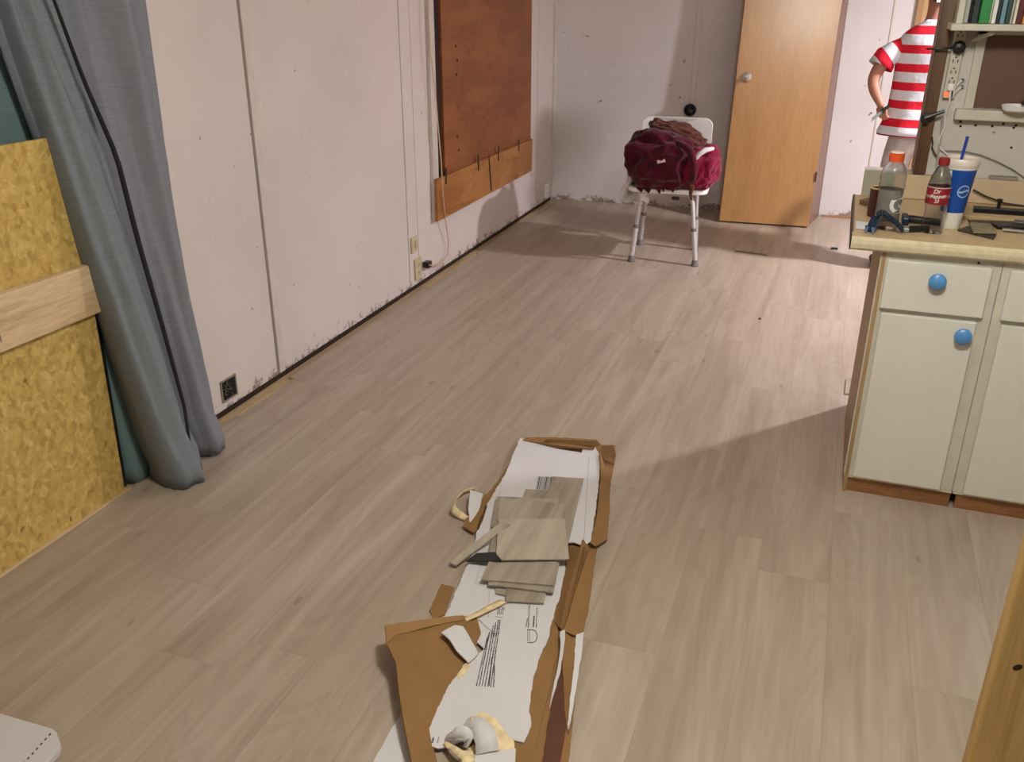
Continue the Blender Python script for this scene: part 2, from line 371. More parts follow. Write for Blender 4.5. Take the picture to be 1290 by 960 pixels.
# panel joint strips
def strip(y0, y1, t=0.006, z0=0.03, nm='trim_2'):
    struct(MB().box(XL, XL+t, y0, y1, z0, 2.4).build(nm, M_trim, bevel=0.002))
strip(3.128, 3.172, nm='trim_2')
strip(4.47, 4.475, nm='trim_3'); strip(4.60, 4.605, 0.003, nm='trim_4')
m = MB(); m.box(XL, XL+0.002, 3.116, 3.127, 0.03, 2.4); struct(m.build('trim_5', plain('joint shadow gap', (142, 128, 120), 0.9)))
strip(6.78, 6.786, 0.004, nm='trim_6')
struct(MB().box(XL, XL+0.018, 7.16, 7.225, 0.03, 2.4).build('trim_7', M_trim, bevel=0.002))
# window casing left of the boarded window
m = MB(); m.box(XL, XL+0.022, 4.80, 4.872, 0.345, 2.2); struct(m.build('trim_8', M_trim, bevel=0.003))
struct(MB().box(XL, XL+0.004, 4.873, 4.985, 0.345, 2.2).build('trim_9', M_dark))
# back wall
def bw(x0, x1, z0, z1, t0, t1, name, mat, bevel=0.0):
    m = MB(); m.prism([(x0, yb(x0)-t1, z0), (x1, yb(x1)-t1, z0), (x1, yb(x1)-t0, z0), (x0, yb(x0)-t0, z0)], (0, 0, z1-z0)); return m.build(name, mat, bevel=bevel)
m = MB(); m.prism([(-2.36, yb(-2.36), -0.005), (3.5, yb(3.5), -0.005), (3.5, yb(3.5)+0.12, -0.005), (-2.36, yb(-2.36)+0.12, -0.005)], (0, 0, 2.405))
struct(m.build('wall_back', M_wallB, origin=(0, yb(0), 0)))
struct(bw(-1.15, -1.145, 0.03, 2.4, 0, 0.004, 'trim_10', M_trim)); struct(bw(-1.11, -1.105, 0.03, 2.4, 0, 0.003, 'trim_11', M_trim))
struct(bw(0.22, 0.235, 0.03, 2.4, 0, 0.006, 'trim_12', M_trim))
struct(bw(-0.06, 0.8, 0.0, 0.014, 0.002, 0.026, 'baseboard_door', wood('orange base strip', (146, 106, 72), (180, 140, 100), 0)))
# tan wooden doorway jamb behind the person
m = MB(); a = 0.372; struct(bw(a, 0.62, 0.0, 2.4, 0.0, 0.03, 'door_1', wood('tan doorway wood', (150, 112, 70), (196, 158, 112), 2, rings=3, stretch=0.04, scale=16)))
# kitchen partition, its end post and the unseen walls
YK = 3.62
struct(MB().box(0.30, 3.4, YK, YK+0.11, 0.0, 2.4).build('wall_right', M_wallK, origin=(0.3, YK, 0)))
struct(MB().box(0.262, 0.3035, YK-0.02, YK+0.12, 0.995, 2.4).build('trim_13', M_brown, bevel=0.002))
struct(MB().box(3.4, 3.5, -1.7, 7.8, 0.0, 2.4).build('wall_east', M_wallB))
struct(MB().box(-2.45, 3.5, -1.8, -1.7, 0.0, 2.4).build('wall_front', M_wallB))

# ================================================================== LEFT: strand board, pine board, curtains
m = MB(); P = [(-2.20, 0.95, 0.0), (-2.20, 2.098, 0.0), (-2.20, 2.132, 1.205), (-2.20, 0.95, 1.215)]
o = MB().prism([V(p)-V((0.0, 0, 0)) for p in P], (0.013, 0, 0)).build('strand_board', M_osb)
MB().prism([(-2.204, 2.08, 0.0), (-2.204, 2.124, 0.0), (-2.204, 2.160, 1.20), (-2.204, 2.11, 1.20)], (0.0035, 0, 0)).build('gap_shade_strip', M_black, o)['label'] = 'narrow black strip painted as the shaded gap along the edge'  # black strip stands in for the shaded gap behind the board edge
tag(o, 'large yellow strand board sheet standing against the left wall beside the curtain', 'board')
o = MB().prism([(-2.186, 1.0, 0.665), (-2.186, 2.170, 0.657), (-2.186, 2.176, 0.815), (-2.186, 1.0, 0.828)], (0.03, 0, 0)).build('pine_board', M_pine, bevel=0.003)
tag(o, 'pale pine board with an ink grade stamp lying across the strand board', 'board')
# grade stamp: small inked marks
m = MB(); random.seed(3)
for k, (yy, zz, s_) in enumerate([(1.708, 0.695, 1), (1.722, 0.712, 1), (1.722, 0.730, 0), (1.708, 0.735, 1), (1.712, 0.752, 0), (1.722, 0.758, 1), (1.708, 0.771, 1), (1.716, 0.785, 0)]):
    w_ = 0.010 if s_ else 0.005
    for q in range(3): m.box(-2.1562, -2.1555, yy-w_/2+q*w_/3, yy-w_/2+q*w_/3+w_/5, zz-0.005, zz+0.005)
m.box(-2.1562, -2.1555, 1.736, 1.7385, 0.69, 0.79)
m.build('grade_stamp', M_ink, o)['label'] = 'small black ink grade stamp'
tag(MB().box(-2.23, -2.175, 0.9, 2.12, -0.008, 0.004).build('floor_strip', M_sub), 'thin pale wood strip on the floor under the strand board', 'wood strip')

def curtain(name, mat, bot, top, label, cat='curtain', z0=0.0, z1=2.3, wob=0.006, hem=True, puddle=None):
    """cross sections bottom (z=z0) and at z=1.6, extrapolated upwards; many rows"""
    def dense(P, k=7):
        out = []; n = len(P)
        for i in range(n-1):
            p0, p1, p2, p3 = [V(P[max(0, min(n-1, j))]+(0,)) for j in (i-1, i, i+1, i+2)]
            for q in range(k):
                t = q/k; out.append(0.5*((2*p1)+(p2-p0)*t+(2*p0-5*p1+4*p2-p3)*t*t+(3*p1-p0-3*p2+p3)*t**3))
        out.append(V(P[-1]+(0,))); return out
    B, T = dense(bot), dense(top); rows = []; n = 46
    for i in range(n+1):
        z = z0+(z1-z0)*i/n; t = z/1.6; r = []
        for j, (b_, t_) in enumerate(zip(B, T)):
            e = t if t < 1 else 1+(t-1)*0.15
            p = b_.lerp(t_, e)
            nx = wob*noise.noise(V((p.x*4, p.y*9, z*2.3)))*2+wob*0.7*noise.noise(V((j*0.5, 3, z*9)))
            # soft pull creases
            nx += 0.006*math.exp(-((z-0.62-0.2*j/len(B))/0.035)**2)*(0.5+0.5*math.sin(j*0.9))
            fz = j/len(B)*math.pi
            nx += 0.007*math.sin(j*0.62+1.5*math.sin(z*1.7))*math.sin(fz)
            if z < 0.30: nx += (1-z/0.30)*0.022*noise.noise(V((p.x*9, p.y*22, z*16)))
            if puddle and z < 0.16:
                u = 1-z/0.16; s_ = math.sin(math.pi*min(1, max(0, (j/len(B)))))
                nx += puddle*math.sin(u*math.pi*0.85)*s_
            r.append((p.x+nx, p.y, z+(0.018*abs(noise.noise(V((j*0.35, 7, 2)))) if i == 0 and puddle else 0)))
        rows.append(r)
    o = MB().grid(rows).build(name, mat, solid=0.004, angle=180)
    return tag(o, label, cat)
def cpt(px, py, X): p = wx(px, py, X); return (p.x, p.y)
curtain('window_curtain', M_teal, [(-2.30, 1.2), (-2.27, 1.45), (-2.33, 1.7), (-2.26, 1.9), (-2.30, 2.02), (-2.25, 2.12), (-2.20, 2.155), (-2.18, 2.19), (-2.20, 2.24), (-2.23, 2.27)],
        [(-2.30, 1.2), (-2.26, 1.45), (-2.33, 1.66), (-2.26, 1.86), (-2.32, 1.98), (-2.27, 2.06), (-2.25, 2.10), (-2.25, 2.13), (-2.26, 2.2), (-2.27, 2.25)],
        'dark teal curtain hanging in the opening behind the strand board')
curtain('window_curtain', M_curtA, [(-2.21, 2.28), (-2.18, 2.22), (-2.11, 2.175), (-2.03, 2.165), (-1.985, 2.205), (-2.00, 2.27), (-2.045, 2.325), (-2.10, 2.35), (-2.14, 2.34)],
        [(-2.24, 2.00), (-2.25, 2.01), (-2.24, 2.03), (-2.20, 2.04), (-2.19, 2.07), (-2.17, 2.10), (-2.17, 2.14), (-2.15, 2.165), (-2.17, 2.175)],
        'blue-grey linen curtain panel with a rounded hem on the floor, left of the dark gap', wob=0.005, puddle=0.015)
curtain('window_curtain', M_curtB, [(-2.17, 2.30), (-2.13, 2.36), (-2.085, 2.385), (-2.05, 2.40), (-2.04, 2.44), (-2.07, 2.475), (-2.11, 2.50), (-2.16, 2.51), (-2.20, 2.50)],
        [(-2.21, 2.10), (-2.19, 2.21), (-2.165, 2.26), (-2.18, 2.31), (-2.12, 2.35), (-2.10, 2.40), (-2.14, 2.455), (-2.14, 2.51), (-2.20, 2.55)],
        'purplish grey linen curtain panel next to the white wall, right of the dark gap', z0=0.015, wob=0.005, puddle=0.02)

cb_ = [o for o in bpy.data.objects if o.name.startswith('window_curtain')][-1]
rows = []
for i in range(25):
    t_ = i/24; y_ = -40+t_*600; X_ = -2.125+0.095*t_
    K_ = [(-40, 52), (0, 68), (100, 105), (197, 147), (300, 173), (412, 205), (515, 233), (560, 239)]
    k_ = max(q_ for q_ in range(7) if K_[q_][0] <= y_+.01); xx_ = K_[k_][1]+(K_[k_+1][1]-K_[k_][1])*(y_-K_[k_][0])/(K_[k_+1][0]-K_[k_][0])
    w_ = 1.6+1.6*math.sin(t_*math.pi)
    rows.append([wx(xx_-w_, y_, X_), wx(xx_+w_, y_, X_)])
MB().grid(rows).build('curtain_gap_shade', plain('painted gap shade', (16, 15, 16), 0.95), cb_, solid=0.002)['label'] = 'painted gap shade between the curtain panels'  # black ribbon painted as the shade in the gap between the panels
# ================================================================== BOARDED WINDOW
o = MB().box(XL+0.004, XL+0.022, 4.965, 6.565, 0.56, 2.15).build('plywood_sheet', M_ply, bevel=0.001)
tag(o, 'large orange-brown plywood sheet boarding up the window on the left wall', 'plywood')
for (px, py) in [(574, 58), (576, 76), (575, 94), (576, 172), (578, 189)]:
    p = wx(px, py, XL+0.022); MB().lathe([(0.0, 0.0), (0.009, 0.0), (0.009, 0.0015), (0.004, 0.0018)], p, seg=10, axis=(1, 0, 0)).build('screw_hole', M_dark, o)
o = MB().prism([wx(547, 226, XL+0.026), wx(548, 279, XL+0.026), wx(667, 215, XL+0.026), wx(668, 175, XL+0.026)], (0.019, 0, 0)).build('plywood_strip', M_ply2, bevel=0.001)
tag(o, 'narrow plywood strip with dark slots fixed below the boarded window', 'plywood')
for (x0, y0, x1, y1) in [(562, 211, 562, 232), (602.5, 195, 603, 215), (616, 198, 619, 240), (628, 184, 628, 203), (653.5, 176, 653.5, 190)]:
    a, b = wx(x0, y0, XL+0.046), wx(x1, y1, XL+0.046); MB().prism([(XL+0.045, a.y-0.010, a.z), (XL+0.045, a.y+0.010, a.z), (XL+0.045, b.y+0.010, b.z), (XL+0.045, b.y-0.010, b.z)], (0.0015, 0, 0)).build('slot', M_dark, o)
# cable hanging beside the window down to the outlet
pts = [wx(540, -30, XL+0.05), wx(540, 20, XL+0.05), wx(542, 65, XL+0.05), wx(548, 110, XL+0.055), wx(552, 160, XL+0.06), wx(556, 205, XL+0.062), wx(558, 245, XL+0.062), wx(561, 275, XL+0.05), wx(565, 305, XL+0.025), wx(564, 322, XL+0.02), wx(556, 332, XL+0.03), wx(546, 334, XL+0.05), wx(541, 334, XL+0.06)]
CORD = pts
# outlets on the left wall
def outlet(px, py, w_, h_, mat, label, holes=True, X=XL):
    p = wx(px, py, X); t = thing('wall_outlet', label, 'outlet', (X, p.y, p.z-h_/2))
    MB().box(X, X+0.012, p.y-w_/2, p.y+w_/2, p.z-h_/2, p.z+h_/2).build('cover_plate', mat, t, bevel=0.004)
    if holes:
        for dz in (-0.022, 0.022):
            m = MB()
            for dy in (-0.006, 0.006): m.box(X+0.012, X+0.0132, p.y+dy-0.001, p.y+dy+0.001, p.z+dz-0.004, p.z+dz+0.005)
            m.box(X+0.012, X+0.0132, p.y-0.002, p.y+0.002, p.z+dz-0.011, p.z+dz-0.008)
            m.build('socket', M_dark, t)
    return t, p
t, p = outlet(520.5, 308, 0.075, 0.09, M_beige, 'small beige wall plate above the outlet with the black plug', False)
MB().box(XL+0.012, XL+0.02, p.y-0.002, p.y+0.026, p.z-0.02, p.z+0.024).build('switch', M_beige, t, bevel=0.002)
t, p = outlet(525.5, 338, 0.085, 0.125, M_beige, 'beige wall outlet with a black plug in its side, low on the left wall')
q = wx(536, 333, XL+0.02)
t = thing('power_plug', 'black plug in the beige outlet with a thin cream cord running up the boarded window', 'plug', (XL+0.02, q.y, q.z-0.02))
MB().box(XL+0.0125, XL+0.05, q.y-0.022, q.y+0.03, q.z-0.018, q.z+0.018).build('plug_body', M_black, t, bevel=0.004)
MB().tube(CORD, 0.0035, 8).build('cord', plain('cream cord', (206, 176, 140), 0.5), t)['label'] = 'thin cream cord'
outlet(687.5, 240, 0.075, 0.115, M_white, 'small white wall outlet near the far left corner')
# open outlet box low on the wall by the curtain
p = wx(288, 489); t = thing('open_outlet_box', 'open metal outlet box with dark wiring low on the white wall near the curtain', 'outlet box', (XL, p.y, p.z-0.045))
m = MB()
for (a0, a1, b0, b1) in [(-0.05, 0.05, 0.040, 0.047), (-0.05, 0.05, -0.047, -0.040), (-0.052, -0.045, -0.047, 0.047), (0.043, 0.05, -0.047, 0.047)]:
    m.box(XL, XL+0.006, p.y+a0, p.y+a1, p.z+b0, p.z+b1)
m.build('box_frame', plain('worn box metal', (150, 138, 118), 0.5, 0.3), t, bevel=0.001)
MB().box(XL, XL+0.002, p.y-0.045, p.y+0.043, p.z-0.04, p.z+0.04).build('cavity', plain('box cavity black', (14, 12, 11), 0.9), t)
m = MB(); random.seed(12)
for k in range(7):
    a = V((XL+0.004, p.y+random.uniform(-.035, .035), p.z+random.uniform(-.033, .033)))
    m.tube([a, a+V((0.008, random.uniform(-.02, .02), random.uniform(-.02, .02))), a+V((0.002, random.uniform(-.02, .02), random.uniform(-.02, .02)))], 0.0028, 6)
m.build('wires', plain('dusty wires', (92, 84, 72), 0.6), t)

# ================================================================== DOOR LEANING ON THE BACK WALL
A = V((-0.788, 6.851, 0.012)); B = V((-0.143, 6.887, 0.012)); U = (B-A).normalized(); W = (B-A).length
tilt = math.radians(4.4); side = math.radians(0.9)
Nn = V((-U.y, U.x, 0)); up = (V((0, 0, 1))*math.cos(tilt)+Nn*math.sin(tilt)); up = (up+U*math.tan(side)).normalized()
H = 2.03; bk = U.cross(up)*-1
if bk.y < 0: bk = -bk
t = thing('interior_door', 'honey brown flush wooden door leaning at the back wall with a silver knob', 'door', tuple((A+B)/2))
MB().prism([A, B, B+up*H, A+up*H], bk*0.035).build('slab', M_door, t, bevel=0.002)
MB().prism([A-U*0.006+bk*0.003, A+bk*0.003, A+up*H+bk*0.003, A-U*0.006+up*H+bk*0.003], bk*0.03).build('edge_band', M_brown, t)
kp = wy(941, 97, 6.91); 
MB().lathe([(0.0, 0.0), (0.032, 0.0), (0.032, 0.004), (0.026, 0.007), (0.013, 0.010), (0.012, 0.028), (0.020, 0.034), (0.027, 0.045), (0.027, 0.056), (0.020, 0.064), (0.0, 0.066)], kp-V((0, -0.012, 0)), seg=24, axis=(0, -1, 0), cap=False).build('knob', M_steel, t)['label'] = 'silver round door knob'
for z in (0.25,):
    MB().box(-0.139, -0.134, 6.90, 6.925, z+0.09, z+0.16).build('hinge_mark', M_dark, t)
# brown wood side behind the door
x0, x1 = -0.150, -0.088
m = MB(); zt = 2.2
lo = [V((x0, 6.93, 0.0)), V((x1, yb(x1)-0.003, 0.0)), V((x1-0.018, yb(x1)-0.003, 0.0)), V((x0-0.018, 6.93, 0.0))]
hi = [V((x0+0.02, 7.16, zt)), V((x1, yb(x1)-0.003, zt)), V((x1-0.018, yb(x1)-0.003, zt)), V((x0, 7.16, zt))]
m.add(lo+hi, [(3, 2, 1, 0), (4, 5, 6, 7), (0, 1, 5, 4), (1, 2, 6, 5), (2, 3, 7, 6), (3, 0, 4, 7)])
tag(m.build('side_panel', M_mauve), 'dull brown wooden panel set between the leaning door and the wall', 'panel')
# black cap on the back wall
p = wy(871, 138, 7.27); p.y = yb(p.x)
t = thing('vent_pipe', 'short black round pipe sticking out of the back wall above the chair', 'pipe', tuple(p-V((0, 0, 0.045))))
MB().lathe([(0.040, 0.0), (0.042, 0.03), (0.047, 0.032), (0.047, 0.05), (0.038, 0.05), (0.036, 0.01), (0.0, 0.01)], p, seg=24, axis=(-0.12, -1, 0), cap=False).build('pipe_collar', M_black, t)
MB().lathe([(0.0, 0.0), (0.022, 0.0), (0.02, 0.035), (0.0, 0.04)], p+V((0.004, 0, -0.006)), seg=16, axis=(-0.12, -1, 0), cap=False).build('inner_cap', plain('dark cap grey', (50, 48, 50), 0.4), t)
# nails and marks
for (px, py) in [(857, 122), (759, 126), (1098, 143)]:
    p = wy(px, py, 7.28); p.y = yb(p.x)
    tag(MB().tube([p, p+V((0, -0.02, -0.004))], 0.005, 8).build('wall_nail', M_rub), 'small dark nail in the back wall '+{857: 'above the black pipe', 759: 'left of the white chair', 1098: 'left of the person'}[px], 'nail')
# ================================================================== SHOWER CHAIR
FLp, FRp, BRp, BLp = V((-1.177, 5.568, 0)), V((-0.772, 5.599, 0)), V((-0.832, 5.985, 0)), V((-1.212, 6.0, 0))
cx = V((-1.0, 5.79, 0)); ux = (FRp-FLp).normalized(); uy = V((-ux.y, ux.x, 0))
def ch(a, b, z): return cx+ux*a+uy*b+V((0, 0, z))
t = thing('shower_chair', 'white plastic shower chair with grey adjustable metal legs holding a heap of clothes', 'chair', tuple(cx))
def rrect(w_, h_, r, n=6):
    P = []
    for (sx, sy, a0) in [(1, 1, 0), (-1, 1, 90), (-1, -1, 180), (1, -1, 270)]:
        for k in range(n+1):
            a = math.radians(a0+90*k/n); P.append((sx*(w_/2-r)+r*math.cos(a), sy*(h_/2-r)+r*math.sin(a)))
    return P
m = MB()
m.prism([ch(a, b, 0.445) for a, b in rrect(0.50, 0.40, 0.07)], (0, 0, 0.03))
m.build('seat', M_white, t, bevel=0.008, bseg=3, smooth=True)
m = MB()
for k in range(6): m.prism([ch(a-0.15+k*0.06, b, 0.4755) for a, b in rrect(0.012, 0.24, 0.005, 3)], (0, 0, 0.001))
m.build('drain_slots', M_rub, t)
# backrest with a carry slot: ring mesh between outline and slot
outl = rrect(0.452, 0.30, 0.05, 6); slot = [(a, b+0.105) for a, b in rrect(0.125, 0.034, 0.0165, 6)]
m = MB(); n = len(outl); th = 0.024
def bp_(a, b, d): s_ = 0.03*(a/0.23)**2; return ch(a, 0.232+d-s_+0.06*(b+0.15), 0.705+b)
vs = [bp_(a, b, 0) for a, b in outl]+[bp_(a, b, 0) for a, b in slot]+[bp_(a, b, th) for a, b in outl]+[bp_(a, b, th) for a, b in slot]
fs = []
for i in range(n):
    j = (i+1) % n
    fs += [(i, j, n+j, n+i), (2*n+i, 3*n+i, 3*n+j, 2*n+j), (i, 2*n+i, 2*n+j, j), (n+i, n+j, 3*n+j, 3*n+i)]
m.add(vs, fs); m.smooth = True
m.build('backrest', M_white, t, bevel=0.004, bseg=2, angle=50)
for s_ in (-1, 1):
    MB().tube([ch(s_*0.13, 0.06, 0.43), ch(s_*0.13, 0.2, 0.43), ch(s_*0.13, 0.262, 0.46), ch(s_*0.13, 0.275, 0.6), ch(s_*0.13, 0.282, 0.74)], 0.012, 10).build('back_support', M_alu, t)
for (foot, sa, sb) in [(FLp, -1, -1), (FRp, 1, -1), (BRp, 1, 1), (BLp, -1, 1)]:
    top = ch(sa*0.165, sb*0.155, 0.40); mid = foot.lerp(top, 0.56)
    knee = ch(sa*0.12, sb*0.13, 0.434)
    lg = MB().tube([ch(sa*0.03, sb*0.13, 0.436), knee, knee.lerp(top, 0.55)+V((0, 0, 0.012)), top+V((0, 0, -0.01)), mid], 0.0135, 12).build('leg', M_alu, t)
    MB().tube([mid+V((0, 0, 0.0)), foot+V((0, 0, 0.03))], 0.0165, 12).build('leg_extension', M_alu, lg)
    MB().lathe([(0.0175, 0), (0.0185, 0.004), (0.0185, 0.018), (0.0175, 0.022)], mid-V((0, 0, 0.01)), seg=14).build('collar', M_rub, lg)
    m = MB()
    for k in range(5 if sb > 0 else 2): q = mid.lerp(foot, 0.18+0.12*k); m.lathe([(0.0, 0), (0.0045, 0), (0.0045, 0.0025), (0, 0.003)], q+V((0.0155 if sa < 0 else -0.0155, -0.004, 0)), seg=8, axis=(1 if sa < 0 else -1, 0, 0), cap=False)
    m.build('height_button', M_rub, lg)
    MB().lathe([(0.026, 0.0), (0.027, 0.006), (0.021, 0.014), (0.019, 0.035), (0.016, 0.04)], foot, seg=18).build('rubber_foot', M_rub, lg)
MB().tube([ch(-0.15, -0.13, 0.425), ch(0.15, 0.13, 0.425)], 0.009, 8).build('cross_brace', M_alu, t)
MB().tube([ch(0.15, -0.13, 0.43), ch(-0.15, 0.13, 0.43)], 0.009, 8).build('cross_brace', M_alu, t)

# clothes heap
def heap(name, mat, c, r, seed, folds, label, cat, amp=0.18, flat=None, tilt=0.0, seg=(72, 44), parent=None, fd=(1, 0.6, 0.3)):
    rows = []; c = V(c); fdv = V(fd).normalized(); e1_ = fdv.orthogonal().normalized(); e2_ = fdv.cross(e1_)
    for i in range(seg[1]+1):
        th_ = math.pi*i/seg[1]; row = []
        for j in range(seg[0]):
            ph = 2*math.pi*j/seg[0]; d = V((math.sin(th_)*math.cos(ph), math.sin(th_)*math.sin(ph), math.cos(th_)))
            wv = noise.noise(d*1.6+V((seed, 0, 0)))*2.2
            q1 = d.dot(fdv); q2 = d.dot(e1_); q3 = d.dot(e2_); rn = noise.noise(V((q2*1.3+seed, q3*1.3+wv*0.25, q1*folds+wv*0.3)))*3.2; rid = 1.12-math.sqrt(rn*rn+0.05); rid = max(-0.3, rid)
            rn = noise.noise(d*3.6+V((0, seed, 2)))*2; rid2 = 1.1-math.sqrt(rn*rn+0.04)
            lump = noise.noise(d*1.9+V((seed, 5, 1)))
            k = 1+amp*(rid-0.45)*0.55+amp*0.55*(rid2-0.6)+lump*0.16
            s_ = lambda v_: math.copysign(abs(v_)**0.82, v_)
            q = V((s_(d.x)*r[0], s_(d.y)*r[1], s_(d.z)*r[2]))*k
            if tilt: q.z += q.x*tilt
            q += c
            if flat is not None and q.z < flat: q.z = flat+(q.z-flat)*0.06
            row.append(q)
        rows.append(row)
    o = MB().grid(rows, close=True).build(name, mat, parent, sub=1, angle=180)
    if parent is None: tag(o, label, cat)
    return o
M_burg = fabric('burgundy fleece', (80, 14, 32), col2=(56, 10, 24))
M_crim = fabric('crimson cloth', (138, 22, 60), col2=(104, 14, 44))
M_brn = fabric('brown jacket cloth', (98, 56, 44), col2=(66, 34, 28))
M_wcl = fabric('white cloth', (214, 206, 206), col2=(190, 182, 182))
c = lambda px, py, Y: wy(px, py, Y)
sw = heap('sweatshirt', M_burg, c(832, 203, 5.68), (0.215, 0.19, 0.19), 1.3, 3.2, 'large dark burgundy sweatshirt bundled on the seat of the white chair', 'clothes', amp=0.17, flat=0.478, tilt=-0.08, fd=(-0.5, 0.2, 0.9))
heap('jacket', M_brn, c(852, 178, 5.86), (0.20, 0.14, 0.11), 4.1, 4.5, 'crumpled brown jacket on top of the burgundy sweatshirt against the chair back', 'clothes', amp=0.26, tilt=-0.22, fd=(0.5, 0.3, 1))
heap('shirt', M_crim, c(883, 212, 5.70), (0.12, 0.15, 0.135), 7.7, 3.5, 'crimson shirt bunched at the right end of the chair seat', 'clothes', amp=0.18, tilt=0.25, flat=0.478, fd=(1, 0, -0.8))
# sleeve fold running over the sweatshirt
pts = [c(848, 178, 5.60), c(866, 184, 5.53), c(873, 198, 5.50), c(875, 215, 5.50), c(872, 232, 5.53)]
MB().tube(pts, [0.016, 0.026, 0.022, 0.028, 0.014], 14).build('sleeve', M_burg, sw, sub=1)
# torn fringe below the seat edge
for (px, wd, l_) in [(806, 5, 7), (815, 6, 8), (829, 4, 9), (834, 3, 6), (846, 4, 7)]:
    a = c(px-wd, 236, 5.55); b = c(px+wd, 236, 5.55); e = c(px+2, 236+l_, 5.55); MB().prism([a, b, e], (0, 0.02, 0)).build('ragged_hem', M_burg, sw)
m = MB(); a = c(829, 204, 5.49); e = c(838, 202, 5.485)
m.tube([a, a.lerp(e, .5)+V((0, -.008, -0.003)), e], [0.011, 0.006, 0.011], 8); m.build('drawstring', plain('pale string', (226, 200, 196), 0.8), sw)
pts = [c(875, 202, 5.56), c(881, 194, 5.56), c(889, 189, 5.57), c(899, 187, 5.60)]
o = MB().tube(pts, [0.012, 0.016, 0.016, 0.011], 10).build('strap', plain('white strap', (240, 232, 236), 0.5)); tag(o, 'white curved strap lying over the crimson shirt on the chair', 'strap')
pts = [c(866, 228, 5.53), c(872, 236, 5.52), c(870, 244, 5.52), c(871, 252, 5.53)]
tag(MB().tube(pts, [0.012, 0.016, 0.012, 0.006], 8).build('brown_tie', M_brn), 'short brown cloth tie dangling from the front of the chair seat', 'cloth tie')
# white cloth hanging down left of the seat
rows = []
for i in range(22):
    v_ = i/21; row = []
    for j in range(22):
        u_ = j/21
        px = 789+u_*26+v_*(-8+u_*8)+3*math.sin(v_*6+u_*3); py = 216+v_*36+u_*(12-v_*8)+2.5*math.sin(u_*7)
        p = c(px, py, 5.66-0.05*math.sin(u_*9+v_*2)-0.02*v_); row.append(p)
    rows.append(row)
tag(MB().grid(rows).build('white_cloth', M_wcl, solid=0.004, sub=1, angle=180), 'thin white cloth hanging off the left side of the chair seat', 'cloth')
m = MB(); a = c(851, 250, 5.62); m.lathe([(0, -.01), (.014, -.008), (.018, 0), (.014, .01), (0, .012)], a, seg=12, cap=False, sx=1.5)
tag(m.build('black_clip', M_black), 'small black plastic piece under the front edge of the chair seat', 'clip')

# ================================================================== SMALL THINGS ON THE FAR FLOOR
P = [fl(926, 315, 0.004), fl(966, 320.5, 0.004), fl(979, 299, 0.004), fl(941, 294, 0.004)]
m = MB(); m.prism([p-V((0, 0, 0.0035)) for p in P], (0, 0, 0.006))
t = tag(m.build('floor_plank_offcut', M_off), 'loose grey plank offcut lying flat on the floor in front of the door', 'plank offcut')
m = MB(); d = V((0.004, -0.018, 0)); m.prism([P[0]+d*1.2-V((0, 0, .0035)), P[1]+d*1.2-V((0, 0, .0035)), P[1]+d*0.3-V((0, 0, .0035)), P[0]+d*0.3-V((0, 0, .0035))], (0, 0, 0.003)); m.build('dark_edge', M_rub, t)
a = fl(1051, 314); tag(MB().box(a.x-.022, a.x+.022, a.y-.012, a.y+.012, 0.0, 0.012).build('spacer_block', M_black, bevel=0.002), 'tiny black spacer block on the floor near the end of the counter', 'spacer')
a = fl(957, 402); tag(MB().lathe([(0, 0), (.007, 0), (.006, .006), (0, .008)], a, seg=8, cap=False).build('screw', M_dark), 'tiny dark screw alone in the middle of the far floor', 'screw')
P = [fl(1064, 497), fl(1066, 478), fl(1078, 479), fl(1078, 499)]
tag(MB().prism(P, (0, 0, 0.007)).build('floor_plank_offcut', M_off), 'small plank offcut on the floor poking out beside the cabinet end', 'plank offcut')

# ================================================================== KITCHEN CABINETS
YF = 2.96
def cabinet(first):
    X0 = 0.165; t = thing('base_cabinet', '', 'cabinet', (X0, YF, 0.0))
    m = MB(); m.box(X0+0.016, X0+0.343, YF+0.02, 3.575, 0.07, 0.858); m.build('carcass', M_cabf, t)
    m = MB()                                       # face frame
    m.box(X0+0.0005, X0+0.036, YF, YF+0.02, 0.0645, 0.862); m.box(X0+0.298, X0+0.3445, YF, YF+0.02, 0.0645, 0.862)
    m.box(X0+0.0362, X0+0.2978, YF+0.0004, YF+0.02, 0.835, 0.862); m.box(X0+0.0362, X0+0.2978, YF+0.0004, YF+0.02, 0.655, 0.685); m.box(X0+0.0362, X0+0.2978, YF+0.0004, YF+0.02, 0.0645, 0.078)
    m.build('face_frame', M_cabf, t, bevel=0.001)
    MB().box(X0+0.004, X0+0.345, YF-0.002, YF+0.03, 0.056, 0.064).build('bottom_lip', M_lame, t)
    MB().box(X0+0.017, X0+0.344, YF+0.006, YF+0.026, 0.0, 0.056).build('toe_board', M_toe, t)
    d = MB().box(X0+0.030, X0+0.306, YF-0.018, YF-0.001, 0.068, 0.664).build('door', M_cab, t, bevel=0.003)
    w_ = MB().box(X0+0.022, X0+0.318, YF-0.018, YF-0.001, 0.680, 0.838).build('drawer', M_cab, t, bevel=0.003)
    def knob(par, px, py):
        p = on(1, YF-0.03, px, py); p.y = YF-0.018
        MB().lathe([(0.0, 0), (0.009, 0.0), (0.009, 0.010), (0.020, 0.013), (0.0255, 0.020), (0.025, 0.027), (0.018, 0.033), (0.0, 0.035)], p, seg=28, axis=(0, -1, 0), cap=False).build('knob', M_blue, par)['label'] = 'round sky blue knob'
    knob(w_, 1181, 354); knob(d, 1213, 423)
    return t
def copy_tree(o, parent=None):
    c_ = o.copy(); COL.objects.link(c_); c_.parent = parent
    for ch_ in list(o.children): copy_tree(ch_, c_)
    return c_
cab = cabinet(True)
